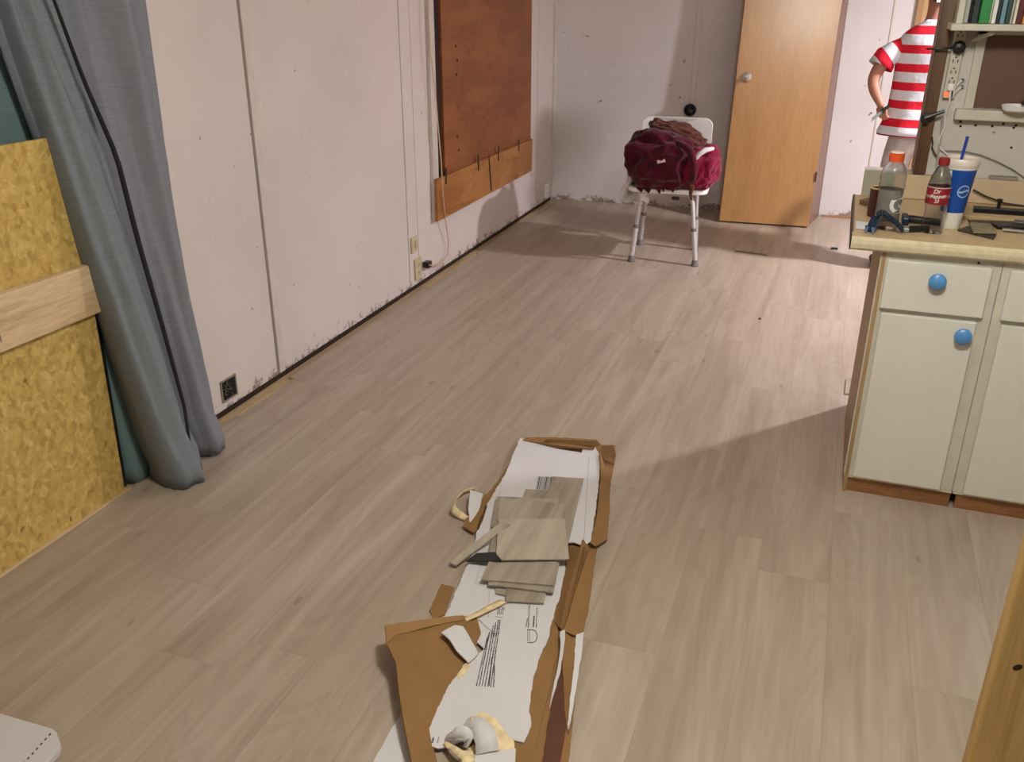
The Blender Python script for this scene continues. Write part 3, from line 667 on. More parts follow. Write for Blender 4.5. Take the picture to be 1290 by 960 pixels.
for k, lab in enumerate(['off-white base cabinet with blue knobs at the left end of the counter', 'off-white base cabinet cut by the right photo edge, right of the end cabinet', 'off-white base cabinet farthest along the counter under the sink side']):
    o = cab if k == 0 else copy_tree(cab)
    o.location = (0.165+0.3455*k, YF, 0); o['label'] = lab; o['group'] = 'off-white base cabinets under the counter'
    o['_base'] = [0.165+0.3455*k, YF, 0]
MB().box(0.1695, 0.1815, YF-0.004, 3.58, 0.0, 0.862).build('end_panel', M_endp, cab)
# faint finger smudges beside the knobs
M_smu = plain('grey smudge', (186, 180, 168), 0.6, var=0.05)
MB().box(0.44, 0.447, YF-0.003, YF+0.0, 0.845, 0.852).build('screw_hole', M_dark, cab)
# worktop with rolled front edge
prof = [(2.935, 0.863), (2.928, 0.870), (2.926, 0.885), (2.928, 0.897), (2.937, 0.905), (3.60, 0.905), (3.60, 0.870), (2.98, 0.870), (2.97, 0.863)]
t = thing('worktop', 'tan laminate worktop with a rounded cream front edge over the base cabinets', 'worktop', (0.07, 3.2, 0.863))
MB().prism([(0.072, y_, z_) for y_, z_ in prof[4:]], (1.16, 0, 0)).build('top_surface', M_lam, t)
MB().prism([(0.072, y_, z_) for y_, z_ in [prof[4], prof[3], prof[2], prof[1], prof[0], prof[8], (2.972, 0.872), (2.945, 0.903)]], (1.16, 0, 0)).build('front_edge', M_lame, t)
MB().box(0.0685, 0.0715, 2.93, 3.60, 0.864, 0.904).build('end_strip', M_black, t)
MB().box(0.0705, 0.076, 3.0, 3.6, 0.904, 0.907).build('dark_rim', M_brown, t)
# ledge behind the worktop
o = MB().box(0.098, 0.20, 3.600, 3.62, 0.906, 0.998).build('ledge_end', plain('grey green ledge end', (168, 166, 146), 0.5)); tag(o, 'grey-green end piece of the raised ledge behind the worktop', 'ledge')
o = MB().box(0.205, 1.23, 3.585, 3.619, 0.906, 0.992).build('ledge', M_ledge, bevel=0.003); tag(o, 'beige raised backsplash ledge along the back of the worktop', 'backsplash')
m = MB(); m.box(0.10, 0.30, 3.622, 3.73, 0.865, 0.99); m.box(0.19, 0.30, 3.622, 3.73, 0.0, 0.865); struct(m.build('trim_14', M_wallK))
a = wy(1263, 229, 3.6); tag(MB().box(a.x-.045, a.x+.045, 3.586, 3.62, 0.9925, 1.004).build('grey_sponge', plain('grey sponge', (150, 138, 128), 0.9, bump=.3), bevel=.003), 'flat grey pad lying on the beige ledge below the sill', 'pad')

# ------------------------------------------------------------------ things on the worktop
ZT = 0.906
def bottle_pos(px, py): p = fl(px, py, ZT); return V((p.x, p.y, ZT))
M_pet = clear('clear bottle plastic', (0.86, 0.87, 0.89, 1), 0.12, 1.25)
def wrap(vs, c, r, a0, z0):
    """wrap flat text verts round a cylinder; a0 = angle of centre"""
    out = []
    for v_ in vs:
        a = a0+v_.x/r; rr = r+0.0006+v_.z; out.append(V((c.x+rr*math.cos(a), c.y+rr*math.sin(a), z0+v_.y)))
    return out
def ring(mb, c, r, z0, z1, a0, a1, n=24, t_=0.0008):
    rows = [[(c.x+(r)*math.cos(a0+(a1-a0)*k/n), c.y+(r)*math.sin(a0+(a1-a0)*k/n), z) for k in range(n+1)] for z in (z0, z1)]
    mb.grid(rows)
facing = lambda c_: math.atan2(-c_.y, -c_.x)
def filmy(m_, a_):
    m_.node_tree.nodes['Principled BSDF'].inputs['Alpha'].default_value = a_; return m_
# sports drink bottle
c0 = V((0.170, 3.075, ZT)); t = thing('sports_bottle', 'clear sports drink bottle with an orange cap and grey label near the worktop end', 'bottle', tuple(c0))
prof = [(0.0, 0.002), (0.030, 0.0), (0.037, 0.006), (0.038, 0.03), (0.036, 0.036), (0.036, 0.125), (0.038, 0.130), (0.040, 0.138), (0.037, 0.146), (0.039, 0.155), (0.039, 0.17), (0.034, 0.192), (0.024, 0.206), (0.020, 0.210), (0.020, 0.222)]
inner = [(max(0, r-0.0012), h) for r, h in prof][::-1]
MB().lathe(prof+inner, c0, seg=32, cap=False).build('bottle_body', M_pet, t)
MB().lathe([(0.0345, 0.028), (0.0368, 0.040), (0.0368, 0.126), (0.0355, 0.127)], c0, seg=32, cap=False).build('bottle_label', filmy(plain('grey label film', (136, 130, 124), 0.4, 0.1, var=0.15, scale=30), 0.8), t)['label'] = 'grey wrap label with a white letter mark'
vs, fs = text('G', 0.075, bold=0.002)
MB().add(wrap(vs, c0, 0.0372, facing(c0)+0.75, ZT+0.08), fs).build('label_mark', plain('label white', (226, 224, 220), 0.5), t)
m = MB(); m.lathe([(0.0, 0.238), (0.019, 0.238), (0.0225, 0.235), (0.0225, 0.214), (0.0225, 0.212)], c0, seg=30, cap=False); m.build('cap', plain('orange cap', (222, 84, 34), 0.4), t)['label'] = 'orange screw cap'
MB().lathe([(0.0, 0.2425), (0.018, 0.2425), (0.0215, 0.2395), (0.0215, 0.238)], c0, seg=30, cap=False).build('cap_top', plain('cap top pale', (246, 216, 206), 0.4), t)
# soda bottle
c1 = V((0.306, 3.07, ZT)); t = thing('soda_bottle', 'clear soda bottle with a red cap and dark red label beside the blue cup', 'bottle', tuple(c1))
prof = [(0.0, 0.006), (0.020, 0.002), (0.026, 0.0), (0.032, 0.006), (0.033, 0.02), (0.031, 0.045), (0.028, 0.06), (0.030, 0.075), (0.033, 0.09), (0.034, 0.095), (0.034, 0.145), (0.033, 0.155), (0.028, 0.175), (0.018, 0.198), (0.0135, 0.206), (0.0135, 0.214)]
inner = [(max(0, r-0.0012), h) for r, h in prof][::-1]
MB().lathe(prof+inner, c1, seg=32, cap=False).build('bottle_body', M_pet, t)
m = MB(); m.lathe([(0.0338, 0.092), (0.0346, 0.094), (0.0346, 0.143), (0.0338, 0.145)], c1, seg=32, cap=False); m.build('bottle_label', filmy(plain('maroon label', (150, 24, 42), 0.4, var=0.05), 0.9), t)['label'] = 'dark red label with white script'
f1 = facing(c1); m = MB()
for s_, sz, dz, da in [('Dr', 0.018, 0.133, -0.12), ('Pepper', 0.0165, 0.1185, 0.04), ('23', 0.013, 0.1035, -0.02)]:
    vs, fs = text(s_, sz, shear=0.2, bold=0.0003); vs = [V((v_.x, v_.y+0.10*v_.x, v_.z)) for v_ in vs]; m.add(wrap(vs, c1, 0.0348, f1+da, ZT+dz), fs)
for da in (-1.15, 1.15):
    vs, fs = text('Dr Pepper', 0.013, shear=0.25); m.add(wrap(vs, c1, 0.0348, f1+da, ZT+0.118), fs)
m.build('label_lettering', plain('label white', (226, 224, 220), 0.5), t)
m = MB(); ring(m, c1, 0.0350, ZT+0.1435, ZT+0.1455, 0, 2*math.pi, 40); m.build('label_rim', plain('label white', (226, 224, 220), 0.5), t)
MB().lathe([(0.0, 0.232), (0.0135, 0.232), (0.0162, 0.229), (0.0165, 0.211), (0.0155, 0.209)], c1, seg=26, cap=False).build('cap', plain('dark red cap', (142, 36, 38), 0.4), t)['label'] = 'dark red screw cap'
MB().lathe([(0.0325, 0.148), (0.0275, 0.1745), (0.018, 0.1965), (0.0128, 0.206), (0.0, 0.206)], c1, seg=28, cap=False).build('shoulder_tint', clear('blue grey shoulder', (0.55, 0.62, 0.72, 1), 0.1, 1.1), t)
# paper cup
c2 = V((0.366, 3.165, ZT)); t = thing('drink_cup', 'tall blue and white paper cup with a lid and a blue straw', 'cup', tuple(c2))
MB().lathe([(0.0, 0.004), (0.030, 0.0), (0.031, 0.002), (0.0345, 0.052)], c2, seg=36, cap=False).build('cup_base', plain('paper white', (232, 226, 216), 0.5, var=.02), t)
MB().lathe([(0.0345, 0.052), (0.0480, 0.188)], c2, seg=36, cap=False).build('cup_wrap', plain('cup blue', (20, 74, 160), 0.4, var=.03), t)['label'] = 'deep blue printed wrap with a white round emblem'
MB().lathe([(0.0480, 0.188), (0.0492, 0.202)], c2, seg=36, cap=False).build('cup_rim', plain('paper white', (232, 226, 216), 0.5, var=.02), t)
MB().lathe([(0.0505, 0.196), (0.0525, 0.202), (0.0515, 0.214), (0.0475, 0.221), (0.0445, 0.214), (0.0, 0.213)], c2, seg=36, cap=False).build('lid', plain('lid cream', (224, 212, 200), 0.35, var=.02), t)
f2 = facing(c2)
def conepatch(vs, z0, ang):
    out = []
    for v_ in vs:
        h = z0+v_.y-ZT; r = 0.0345+(h-0.052)*0.0135/0.136+0.0006; a = f2+ang+v_.x/r; out.append(V((c2.x+r*math.cos(a), c2.y+r*math.sin(a), z0+v_.y)))
    return out
m = MB(); vs = []; fs = []                         # round emblem: ring and wave
n = 28
for k in range(n):
    a = 2*math.pi*k/n
    vs += [V((0.020*math.cos(a), 0.020*math.sin(a), 0)), V((0.0165*math.cos(a), 0.0165*math.sin(a), 0))]
fs = [(2*k, 2*((k+1) % n), 2*((k+1) % n)+1, 2*k+1) for k in range(n)]
m.add(conepatch(vs, ZT+0.122, 0.55), fs)
vs = []; 
for k in range(11):
    u_ = -0.016+0.0032*k; vs += [V((u_, 0.003*math.sin(u_*180)+0.003, 0)), V((u_, 0.003*math.sin(u_*180)-0.003, 0))]
m.add(conepatch(vs, ZT+0.122, 0.55), [(2*k, 2*k+2, 2*k+3, 2*k+1) for k in range(10)])
m.build('emblem', plain('emblem pale blue', (170, 196, 226), 0.5), t)
m = MB(); vs = [V((x_, y_, 0)) for x_ in (-0.004, 0.004) for y_ in [0.0, 0.02, 0.04, 0.06, 0.085, 0.11, 0.135]]
m.add(conepatch(vs, ZT+0.051, -0.55), [(k, k+1, k+8, k+7) for k in range(6)]); m.build('white_stripe', plain('paper white', (232, 226, 216), 0.5), t)
m = MB(); m.tube([c2+V((-0.006, 0.0, 0.18)), c2+V((0.002, 0.004, 0.285))], 0.0048, 10); m.build('straw', plain('straw blue', (30, 62, 160), 0.4), t)['label'] = 'blue drinking straw'
# brown can behind the sports bottle
c3 = V((0.150, 3.25, ZT)); t = thing('tin_can', 'dark brown open can behind the sports bottle', 'can', tuple(c3))
MB().lathe([(0, 0), (0.034, 0), (0.035, 0.003), (0.035, 0.095), (0.0335, 0.095), (0.033, 0.004), (0, 0.004)], c3, seg=28, cap=False).build('can_body', plain('brown can', (70, 32, 26), 0.4), t)
MB().lathe([(0.036, 0.0935), (0.0362, 0.098), (0.033, 0.098), (0.033, 0.093)], c3, seg=28, cap=False).build('can_rim', plain('can rim cream', (214, 190, 140), 0.35), t)
# pry bar with forked end, propped
m = MB(); q = [V((0.122, 2.990, ZT+0.004)), V((0.136, 3.006, ZT+0.052)), V((0.152, 3.014, ZT+0.060)), V((0.195, 3.016, ZT+0.030)), V((0.218, 3.018, ZT+0.010))]
m = MB()
for i in range(len(q)-1):
    a, b = q[i], q[i+1]; dd = (b-a).normalized(); s_ = V((0, 1, 0)) if i > 1 else V((0.6, 0.8, 0)); s2 = V((1, -0.4, 0)).normalized() if i < 1 else V((0, 0.9, 0.3)).normalized()
    w_ = 0.015; m.prism([a-s2*w_, a+s2*w_, b+s2*w_, b-s2*w_], dd.cross(s2).normalized()*0.007)
M_nb = plain('dark blue steel', (30, 48, 74), 0.35, 0.5)
o = m.build('pry_bar', M_nb, bevel=0.002); tag(o, 'dark blue forked pry bar at the left end of the worktop', 'pry bar')
m = MB(); 
for s_ in (-1, 1): 
    a = q[0]+V((s_*0.009, -s_*0.003, 0.016)); m.prism([a-V((0.006, 0, 0)), a+V((0.006, 0, 0)), a+V((0.003+s_*0.002, -0.012, -0.018)), a+V((-0.003+s_*0.002, -0.012, -0.018))], (0.0, 0.005, 0.002))
m.build('claw', M_nb, o)
# dark blue tape measure lump under the bottle and black tools
def tool(name, pts, r, mat, label, cat, flat=0.6):
    o = MB().tube([V(p) for p in pts], r, 10).build(name, mat); o.scale = (1, 1, 1); return tag(o, label, cat)
t = thing('hammer', 'black handled hammer lying on the worktop between the two bottles', 'hammer', (0.25, 3.14, ZT))
MB().tube([(0.225, 3.175, ZT+0.014), (0.25, 3.165, ZT+0.016), (0.345, 3.155, ZT+0.014)], [0.010, 0.013, 0.011], 10).build('handle', M_black, t)
MB().box(0.222, 0.242, 3.13, 3.21, ZT+0.001, ZT+0.026).build('head', M_nb, t, bevel=0.004)
t = thing('utility_knife', 'black and grey utility knife on the worktop just behind the front edge', 'knife', (0.26, 3.06, ZT))
MB().prism([(0.235, 3.035, ZT+0.001), (0.30, 3.065, ZT+0.001), (0.305, 3.088, ZT+0.001), (0.24, 3.062, ZT+0.001)], (0, 0, 0.018)).build('grip', M_black, t, bevel=0.004)
MB().box(0.222, 0.240, 3.032, 3.055, ZT+0.001, ZT+0.014).build('blade_holder', plain('knife grey', (150, 152, 152), 0.3, 0.6), t, bevel=0.002)
tag(MB().prism([(0.082, 3.03, ZT+0.0012), (0.118, 3.03, ZT+0.0012), (0.120, 3.13, ZT+0.0012), (0.082, 3.14, ZT+0.0012)], (0, 0, 0.0012)).build('glare_patch', plain('white paper', (236, 236, 240), 0.7)), 'small white patch painted as reflected light on the left corner of the worktop', 'paper')  # thin white sheet added as the patch of reflected light on the worktop
tag(MB().prism([(0.09, 3.42, ZT+0.001), (0.16, 3.37, ZT+0.001), (0.19, 3.40, ZT+0.001), (0.12, 3.47, ZT+0.001)], (0, 0, 0.016)).build('wood_scrap', wood('scrap brown', (84, 66, 48), (120, 96, 70), 0), bevel=.002), 'dark brown wood scrap behind the can on the worktop', 'wood scrap')
# dark long tray and strips at the back, offcuts at the front right
P = [fl(1213, 270, ZT), fl(1283, 270, ZT), fl(1283, 262, ZT), fl(1216, 260, ZT)]
lv = tag(MB().box(0.46, 0.70, 3.40, 3.435, ZT, ZT+0.022).build('black_level', M_black, bevel=.003), 'long black level lying along the back of the worktop', 'level')
MB().lathe([(0, 0), (.006, 0), (.006, .02), (.009, .022), (.009, .03), (0, .032)], (0.535, 3.418, ZT+0.022), seg=12, cap=False).build('upright_knob', M_black, lv)
tag(MB().box(0.405, 0.70, 3.30, 3.36, ZT, ZT+0.012).build('wood_lath', wood('lath tan', (176, 146, 106), (206, 178, 136), 0), bevel=.001), 'flat tan wood lath lying between the black level and the dark strips', 'lath')
random.seed(9)
M_ds = plain('dark plank underside', (66, 58, 50), 0.5, var=.2, scale=30)
strips = [(0.435, 3.245, 0.60, 3.27, 0.030, 0.000, M_ds, 'dark plank strip at the back left of the worktop offcut pile'),
          (0.50, 3.20, 0.66, 3.25, 0.026, 0.0075, M_ds, 'dark plank strip slanting across the worktop offcut pile'),
          (0.56, 3.24, 0.70, 3.21, 0.022, 0.0145, plain('slate strip', (44, 50, 56), .35), 'slate grey glossy strip on top of the worktop offcut pile'),
          (0.52, 3.165, 0.64, 3.15, 0.012, 0.0025, plain('silver strip', (150, 146, 140), .35, .4), 'narrow silver strip in front of the worktop offcut pile')]
for (xa, ya, xb, yb_, hw, dz, mt, lab) in strips:
    a, b = V((xa, ya, ZT+dz)), V((xb, yb_, ZT+dz)); d = (b-a).normalized(); s_ = V((-d.y, d.x, 0))*hw
    tag(MB().prism([a-s_, b-s_, b+s_, a+s_], (0, 0, 0.006)).build('plank_strip', mt, bevel=.001), lab, 'plank strip', 'plank strips piled on the worktop')
P = [fl(1206, 291, ZT), fl(1218, 287, ZT), fl(1255, 297, ZT), fl(1252, 302, ZT)]
tag(MB().prism([p+V((0, 0, 0.0003)) for p in P], (0, 0, 0.006)).build('plank_offcut', M_ds, bevel=.001), 'dark plank offcut at the front of the worktop pile, under the lighter square', 'plank offcut', 'plank offcuts on the worktop')
P = [fl(1220, 282, ZT+.008), fl(1248, 284, ZT+.008), fl(1256, 295, ZT+.008), fl(1226, 294, ZT+.008)]
tag(MB().prism(P, (0, 0, 0.006)).build('plank_offcut', plain('worktop offcut olive', (140, 126, 96), .5), bevel=.001), 'olive-grey square plank offcut on the worktop in front of the dark strips', 'plank offcut', 'plank offcuts on the worktop')
tag(MB().box(0.62, 0.70, 3.12, 3.24, ZT, ZT+0.05).build('wood_block', wood('block brown', (120, 90, 58), (156, 120, 82), 1), bevel=.002), 'brown wood block on the worktop at the right photo edge', 'wood block')
# loose cable on the worktop
pts = [wy(1226, 232, 3.5), wy(1238, 238, 3.5), wy(1248, 240, 3.5), wy(1262, 243, 3.5), wy(1292, 246, 3.5)]
pts = [fl(1222, 232, ZT+.05), fl(1236, 238, ZT+.03), fl(1256, 242, ZT+.01), fl(1275, 244, ZT+.006), fl(1296, 247, ZT+.006)]
tag(MB().tube([p if p.y < 3.57 else V((p.x, 3.57, p.z)) for p in pts], 0.003, 8).build('black_cable', M_black), 'thin black cable trailing along the back of the worktop', 'cable')

# ================================================================== KITCHEN WALL
# shelf with books
t = thing('book_shelf', 'white wall shelf holding a row of books above the worktop', 'shelf', (0.287, 3.45, 1.49))
MB().box(0.287, 1.2, 3.44, YK, 1.487, 1.508).build('shelf_board', M_cabf, t, bevel=0.003)
MB().box(0.3045, 0.322, 3.50, YK, 1.508, 1.86).build('side_board', M_cabf, t)
m = MB(); m.prism([(0.405, 3.46, 1.487), (0.415, 3.46, 1.487), (0.415, YK, 1.42), (0.405, YK, 1.42)], (0, 0, 0)); 
m = MB(); m.tube([(0.415, 3.47, 1.480), (0.40, 3.52, 1.470), (0.375, 3.60, 1.452)], 0.007, 8); m.build('bracket', M_cabf, t)
books = [((32, 38, 40), .019, .028, 'black spiral-edged book at the left end of the shelf'), ((30, 132, 58), .030, .0, 'thick green book on the shelf'), ((226, 226, 190), .004, .004, 'very thin pale yellow booklet next to the green book'),
         ((228, 228, 222), .013, .0, 'white book between the green and the black books'), ((28, 34, 40), .010, .006, 'thin black book right of the white book'), ((104, 142, 154), .014, .004, 'pale teal book on the shelf'),
         ((30, 62, 60), .013, .004, 'dark green book right of the pale teal book'), ((176, 176, 160), .007, .006, 'thin grey booklet on the shelf'), ((222, 214, 204), .009, .0, 'thin white book left of the dark red book'), ((92, 24, 26), .017, .006, 'dark red book on the shelf'),
         ((196, 116, 52), .018, .004, 'orange book right of the dark red book'), ((236, 226, 214), .025, .008, 'cream book with a yellow foot on the shelf'), ((228, 218, 222), .022, .0, 'white book with a maroon foot at the right photo edge'), ((70, 88, 120), .024, .004, 'blue book beyond the right photo edge')]
x = 0.348
for i, (cl_, th_, dep, lab) in enumerate(books):
    y0 = 3.475+dep; hgt = 0.235-0.02*((i*7) % 3)
    t = thing('book', lab, 'book', (x+th_/2, y0+0.06, 1.509), 'books on the kitchen wall shelf')
    MB().box(x+0.0004, x+th_-0.0004, y0, y0+0.125, 1.509, 1.509+hgt).build('cover', plain('book %d' % i, cl_, 0.5, var=.06, scale=30), t, bevel=0.0012)
    MB().box(x+0.0015, x+th_-0.0015, y0+0.004, y0+0.127, 1.5115, 1.509+hgt+0.0004).build('pages', plain('book paper', (214, 206, 190), .8), t)
    if i == 0:
        for k in range(4): MB().lathe([(0.005, -.002), (0.006, 0), (0.005, .002)], (x-0.001, y0+0.003, 1.52+k*0.024), seg=10).build('binding_ring', M_black, t)
    if i == 11: MB().box(x+0.0002, x+th_-0.0002, y0-0.0006, y0+0.02, 1.5095, 1.535).build('foot_band', plain('book yellow', (224, 172, 70), .5), t)
    if i == 12: MB().box(x+0.004, x+th_-0.004, y0-0.0006, y0+0.002, 1.513, 1.522).build('foot_band', plain('book maroon', (110, 40, 50), .5), t)
    if i == 10: MB().box(x+0.0002, x+th_-0.0002, y0-0.0006, y0+0.02, 1.5095, 1.532).build('foot_band', plain('book amber', (226, 150, 70), .5), t)
    x += th_+0.0012
# boarded kitchen window
t = thing('covered_window', 'dark brown board filling the white framed opening above the worktop', 'board', (0.8, YK, 1.22))
MB().prism([(0.418, YK-0.006, 1.232), (1.15, YK-0.006, 1.232), (1.15, YK-0.006, 1.468), (0.428, YK-0.006, 1.474), (0.420, YK-0.006, 1.468)], (0, 0.005, 0)).build('board', plain('dark brown board', (104, 74, 56), 0.5, var=.1, scale=5), t)
m = MB(); m.box(0.388, 0.418, YK-0.014, YK-0.001, 1.228, 1.49); m.box(0.388, 1.19, YK-0.014, YK-0.001, 1.470, 1.486); m.box(1.15, 1.19, YK-0.014, YK-0.001, 1.228, 1.49)
m.build('frame', M_cabf, t, bevel=.002)
o = MB().box(0.362, 1.22, YK-0.045, YK-0.0005, 1.192, 1.228).build('window_sill', M_cabf, bevel=0.004); tag(o, 'white window sill below the dark brown board', 'window sill')
cb = V((0.548, YK-0.06, 1.2285)); 
tag(MB().lathe([(0, 0), (.035, 0), (.045, .006), (.050, .022), (.048, .022), (.042, .008), (0, .005)], cb, seg=30, cap=False, sx=1.0).build('white_dish', M_white), 'small round white dish on the sill at the right photo edge', 'dish')
tag(MB().box(0.56, 0.61, YK-0.055, YK-0.03, 1.2505, 1.262).build('black_remote', M_black, bevel=.003), 'small black box resting on the white dish on the sill', 'box')
# power strip
XS = 0.3325
t = thing('power_strip', 'beige multi-socket power strip mounted upright beside the post', 'power strip', (XS, YK, 1.27))
MB().box(XS-0.019, XS+0.019, YK-0.028, YK-0.0005, 1.262, 1.487).build('strip_body', plain('strip beige', (206, 198, 180), .4), t, bevel=.004)
for k, z in enumerate((1.468, 1.430, 1.386, 1.350, 1.318)):
    m = MB()
    for s_ in (-1, 1): m.box(XS+s_*0.0075-0.0015, XS+s_*0.0075+0.0015, YK-0.0292, YK-0.0275, z-0.006, z+0.004)
    m.lathe([(0.0, 0), (0.003, 0), (0.003, .0012)], (XS, YK-0.028, z+0.011), seg=10, axis=(0, -1, 0)); m.build('socket', M_black, t)
m = MB().box(XS-0.016, XS-0.001, YK-0.031, YK-0.027, 1.268, 1.281)
mt, nt_, b_ = base('lit red switch', 0.3); b_.inputs['Base Color'].default_value = (0.8, 0.05, 0.02, 1); b_.inputs['Emission Color'].default_value = (1, 0.12, 0.03, 1); b_.inputs['Emission Strength'].default_value = 1.5
m.build('rocker_switch', mt, t, bevel=.001)['label'] = 'glowing red rocker switch'
MB().box(XS+0.005, XS+0.011, YK-0.030, YK-0.027, 1.266, 1.284).build('reset_button', M_black, t)
t = thing('round_plug', 'round black plug in the upper socket of the power strip', 'plug', (XS+.002, YK-0.03, 1.41))
MB().lathe([(0.0, 0), (0.0205, 0), (0.0225, .006), (0.0215, .020), (0.014, .026), (0, .028)], (XS+0.002, YK-0.0295, 1.430), seg=8, axis=(0, -1, 0), cap=False).build('plug_body', M_black, t, bevel=.001)
MB().tube([(XS-0.018, YK-0.04, 1.428), (XS-0.04, YK-0.05, 1.426), (0.262, YK-0.045, 1.424), (0.24, YK+0.02, 1.42)], 0.004, 8).build('cord', M_black, t)
# white plug and cord at the lower socket
t = thing('white_plug', 'white plug with two prongs of cord at the foot of the power strip', 'plug', (XS, YK-0.05, 1.27))
MB().box(XS-0.010, XS+0.010, YK-0.050, YK-0.029, 1.289, 1.312).build('plug_body', M_white, t, bevel=.004)
MB().tube([(XS, YK-0.05, 1.29), (XS+0.004, YK-0.045, 1.25), (XS+0.001, YK-0.02, 1.20), (XS+0.006, YK-0.015, 1.16), (XS-0.004, YK-0.012, 1.12), (XS+0.004, YK-0.012, 1.09), (XS+0.03, YK-0.012, 1.07)], 0.0032, 8).build('cord', M_white, t)
for k, (x1_, z1_, lb) in enumerate([(0.366, 1.322, 'upper'), (0.368, 1.300, 'lower')]):
    t = thing('wall_hook', lb+' thin white rod ending in a dark tip right of the power strip', 'hook', (x1_, YK, z1_))
    MB().tube([(XS+0.012, YK-0.012, z1_-0.030), (x1_, YK-0.012, z1_)], 0.003, 8).build('rod', M_white, t)
    MB().lathe([(0, 0), (.006, 0), (.006, .008), (0, .010)], (x1_+.002, YK-0.004, z1_), seg=10, axis=(0, -1, 0), cap=False).build('tip', M_rub, t)
# black handle across the post
a = wy(1165, 149, YK-0.05); b = wy(1190, 140, YK-0.05)
t = thing('black_bracket', 'black metal bracket sticking out across the brown post', 'bracket', tuple(a))
MB().tube([a, a.lerp(b, .35), a.lerp(b, .36), b], [0.010, 0.010, 0.007, 0.006], 8).build('arm', M_black, t)
MB().box(a.x-.012, a.x+.014, YK-0.055, YK-0.021, a.z-.016, a.z+.014).build('mount', M_black, t, bevel=.003)
# hanging cords
def cord(pts, r, mat, label):
    tag(MB().tube(pts, r, 8).build('hanging_wire', mat), label, 'wire')
Yc = YK-0.012
cord([wy(px, py, Yc) for px, py in [(1187, 148), (1186, 165), (1184, 180), (1181, 200), (1179, 217)]], 0.004, plain('grey cord', (176, 170, 160), .5), 'grey cord hanging straight down right of the brown post')
cord([wy(px, py, Yc-.004) for px, py in [(1174, 172), (1175, 180), (1174, 186), (1177, 193), (1180, 197)]], 0.003, M_brown, 'short brown wiggly cord beside the foot of the post')
cord([wy(px, py, Yc) for px, py in [(1186, 190), (1200, 190), (1216, 191), (1235, 195), (1255, 203), (1275, 213), (1292, 225)]], 0.0018, M_rub, 'thin dark wire arching across the white kitchen wall')
random.seed(5)
m = MB()
for (px, py) in [(1210, 153), (1210, 159), (1229, 158), (1250, 159), (1264, 156), (1277, 161), (1280, 158), (1274, 186)]:
    p = wy(px, py, YK); m.lathe([(0, 0), (.0045, 0), (.004, .002), (0, .0025)], p, seg=8, axis=(0, -1, 0), cap=False)
o = m.build('screw_holes', M_dark); tag(o, 'scatter of small dark screw heads below the kitchen sill', 'screws'); o['kind'] = 'stuff'

# ================================================================== CARDBOARD IN THE FOREGROUND
def sheet(name, px, z, mat, label, amp=0.0022, th=0.004, tilt_=None, step=0.018, seed=0, parent=None, cat='cardboard', bevel=0.0):
    P = [fl(x_, y_, z if not isinstance(z, (list, tuple)) else z[i]) for i, (x_, y_) in enumerate(px)]
    if isinstance(z, (list, tuple)):
        Q = []; n_ = len(P)
        for i in range(n_):
            a, b = P[i], P[(i+1) % n_]; k = max(1, int((b-a).length/step))
            for j in range(k): Q.append(a.lerp(b, j/k))
        P = Q
        P = [p+V((noise.noise(p*60+V((seed, 0, 0)))*amp, noise.noise(p*60+V((0, seed, 5)))*amp, 0)) for p in P]
        # triangulate with the fill operator so bent sheets stay clean
        bm = bmesh.new(); vs = [bm.verts.new(p) for p in P]; f = bm.faces.new(vs); bmesh.ops.triangulate(bm, faces=[f]); bm.verts.index_update()
        m = MB(); n0 = len(P); m.add([v_.co.copy() for v_ in bm.verts], [tuple(v_.index for v_ in f_.verts) for f_ in bm.faces]); bm.free()
        o = m.build(name, mat, parent, solid=th, smooth=False)
    else:
        P = rough_edge(P, amp, step, seed)
        o = MB().prism(P, (0, 0, th)).build(name, mat, parent)
    if parent is None: tag(o, label, cat)
    return o
# base: flattened brown box
base_px = [(656, 556), (663, 552), (700, 552), (752, 555), (757, 561), (775, 562), (776, 575), (770, 605), (767, 640), (764, 682), (750, 690), (748, 720), (741, 770), (734, 800), (727, 860), (716, 960), (712, 1000), (600, 1000), (606, 880), (640, 760), (648, 700), (612, 664), (590, 668), (585, 660), (600, 640), (628, 606), (642, 585)]
bx = sheet('flattened_box', base_px, 0.001, M_card, 'brown flattened cardboard box lying lengthwise under all the offcuts', amp=0.003, step=0.02, seed=2)
# raised box flange along the right side
def wallstrip(name, pts, h, th, mat, par, lean=0.0, tip=None):
    rows = []
    P = [fl(x_, y_, 0.005) for x_, y_ in pts]; D = []
    n_ = len(P)
    Q = []
    for i in range(n_-1):
        k = max(1, int((P[i+1]-P[i]).length/0.02))
        for j in range(k): Q.append((P[i].lerp(P[i+1], j/k), h[i]+(h[i+1]-h[i])*j/k))
    Q.append((P[-1], h[-1]))
    r0 = []; r1 = []
    for p, hh in Q:
        j_ = noise.noise(p*70)*0.004; r0.append(p); r1.append(p+V((lean*hh, 0, hh+j_)))
    return MB().grid([r0, r1]).build(name, mat, par, solid=th, smooth=False)
wallstrip('side_flange', [(742, 692), (733, 730), (722, 775), (712, 800)], [0.03, 0.035, 0.035, 0.02], 0.004, M_card, bx, lean=-0.7)
o_ = sheet('folded_flap', [(752, 692), (742, 692), (726, 740), (710, 795), (722, 800), (733, 802), (741, 770), (747, 720)], [0.012, 0.034, 0.036, 0.03, 0.02, 0.01, 0.008, 0.008], M_card, '', parent=bx, th=0.004)
o_ = sheet('folded_flap', [(737, 690), (716, 690), (706, 740), (700, 785), (706, 792), (722, 742)], [0.03, 0.012, 0.012, 0.012, 0.020, 0.030], M_cardd, '', parent=bx, th=0.004)
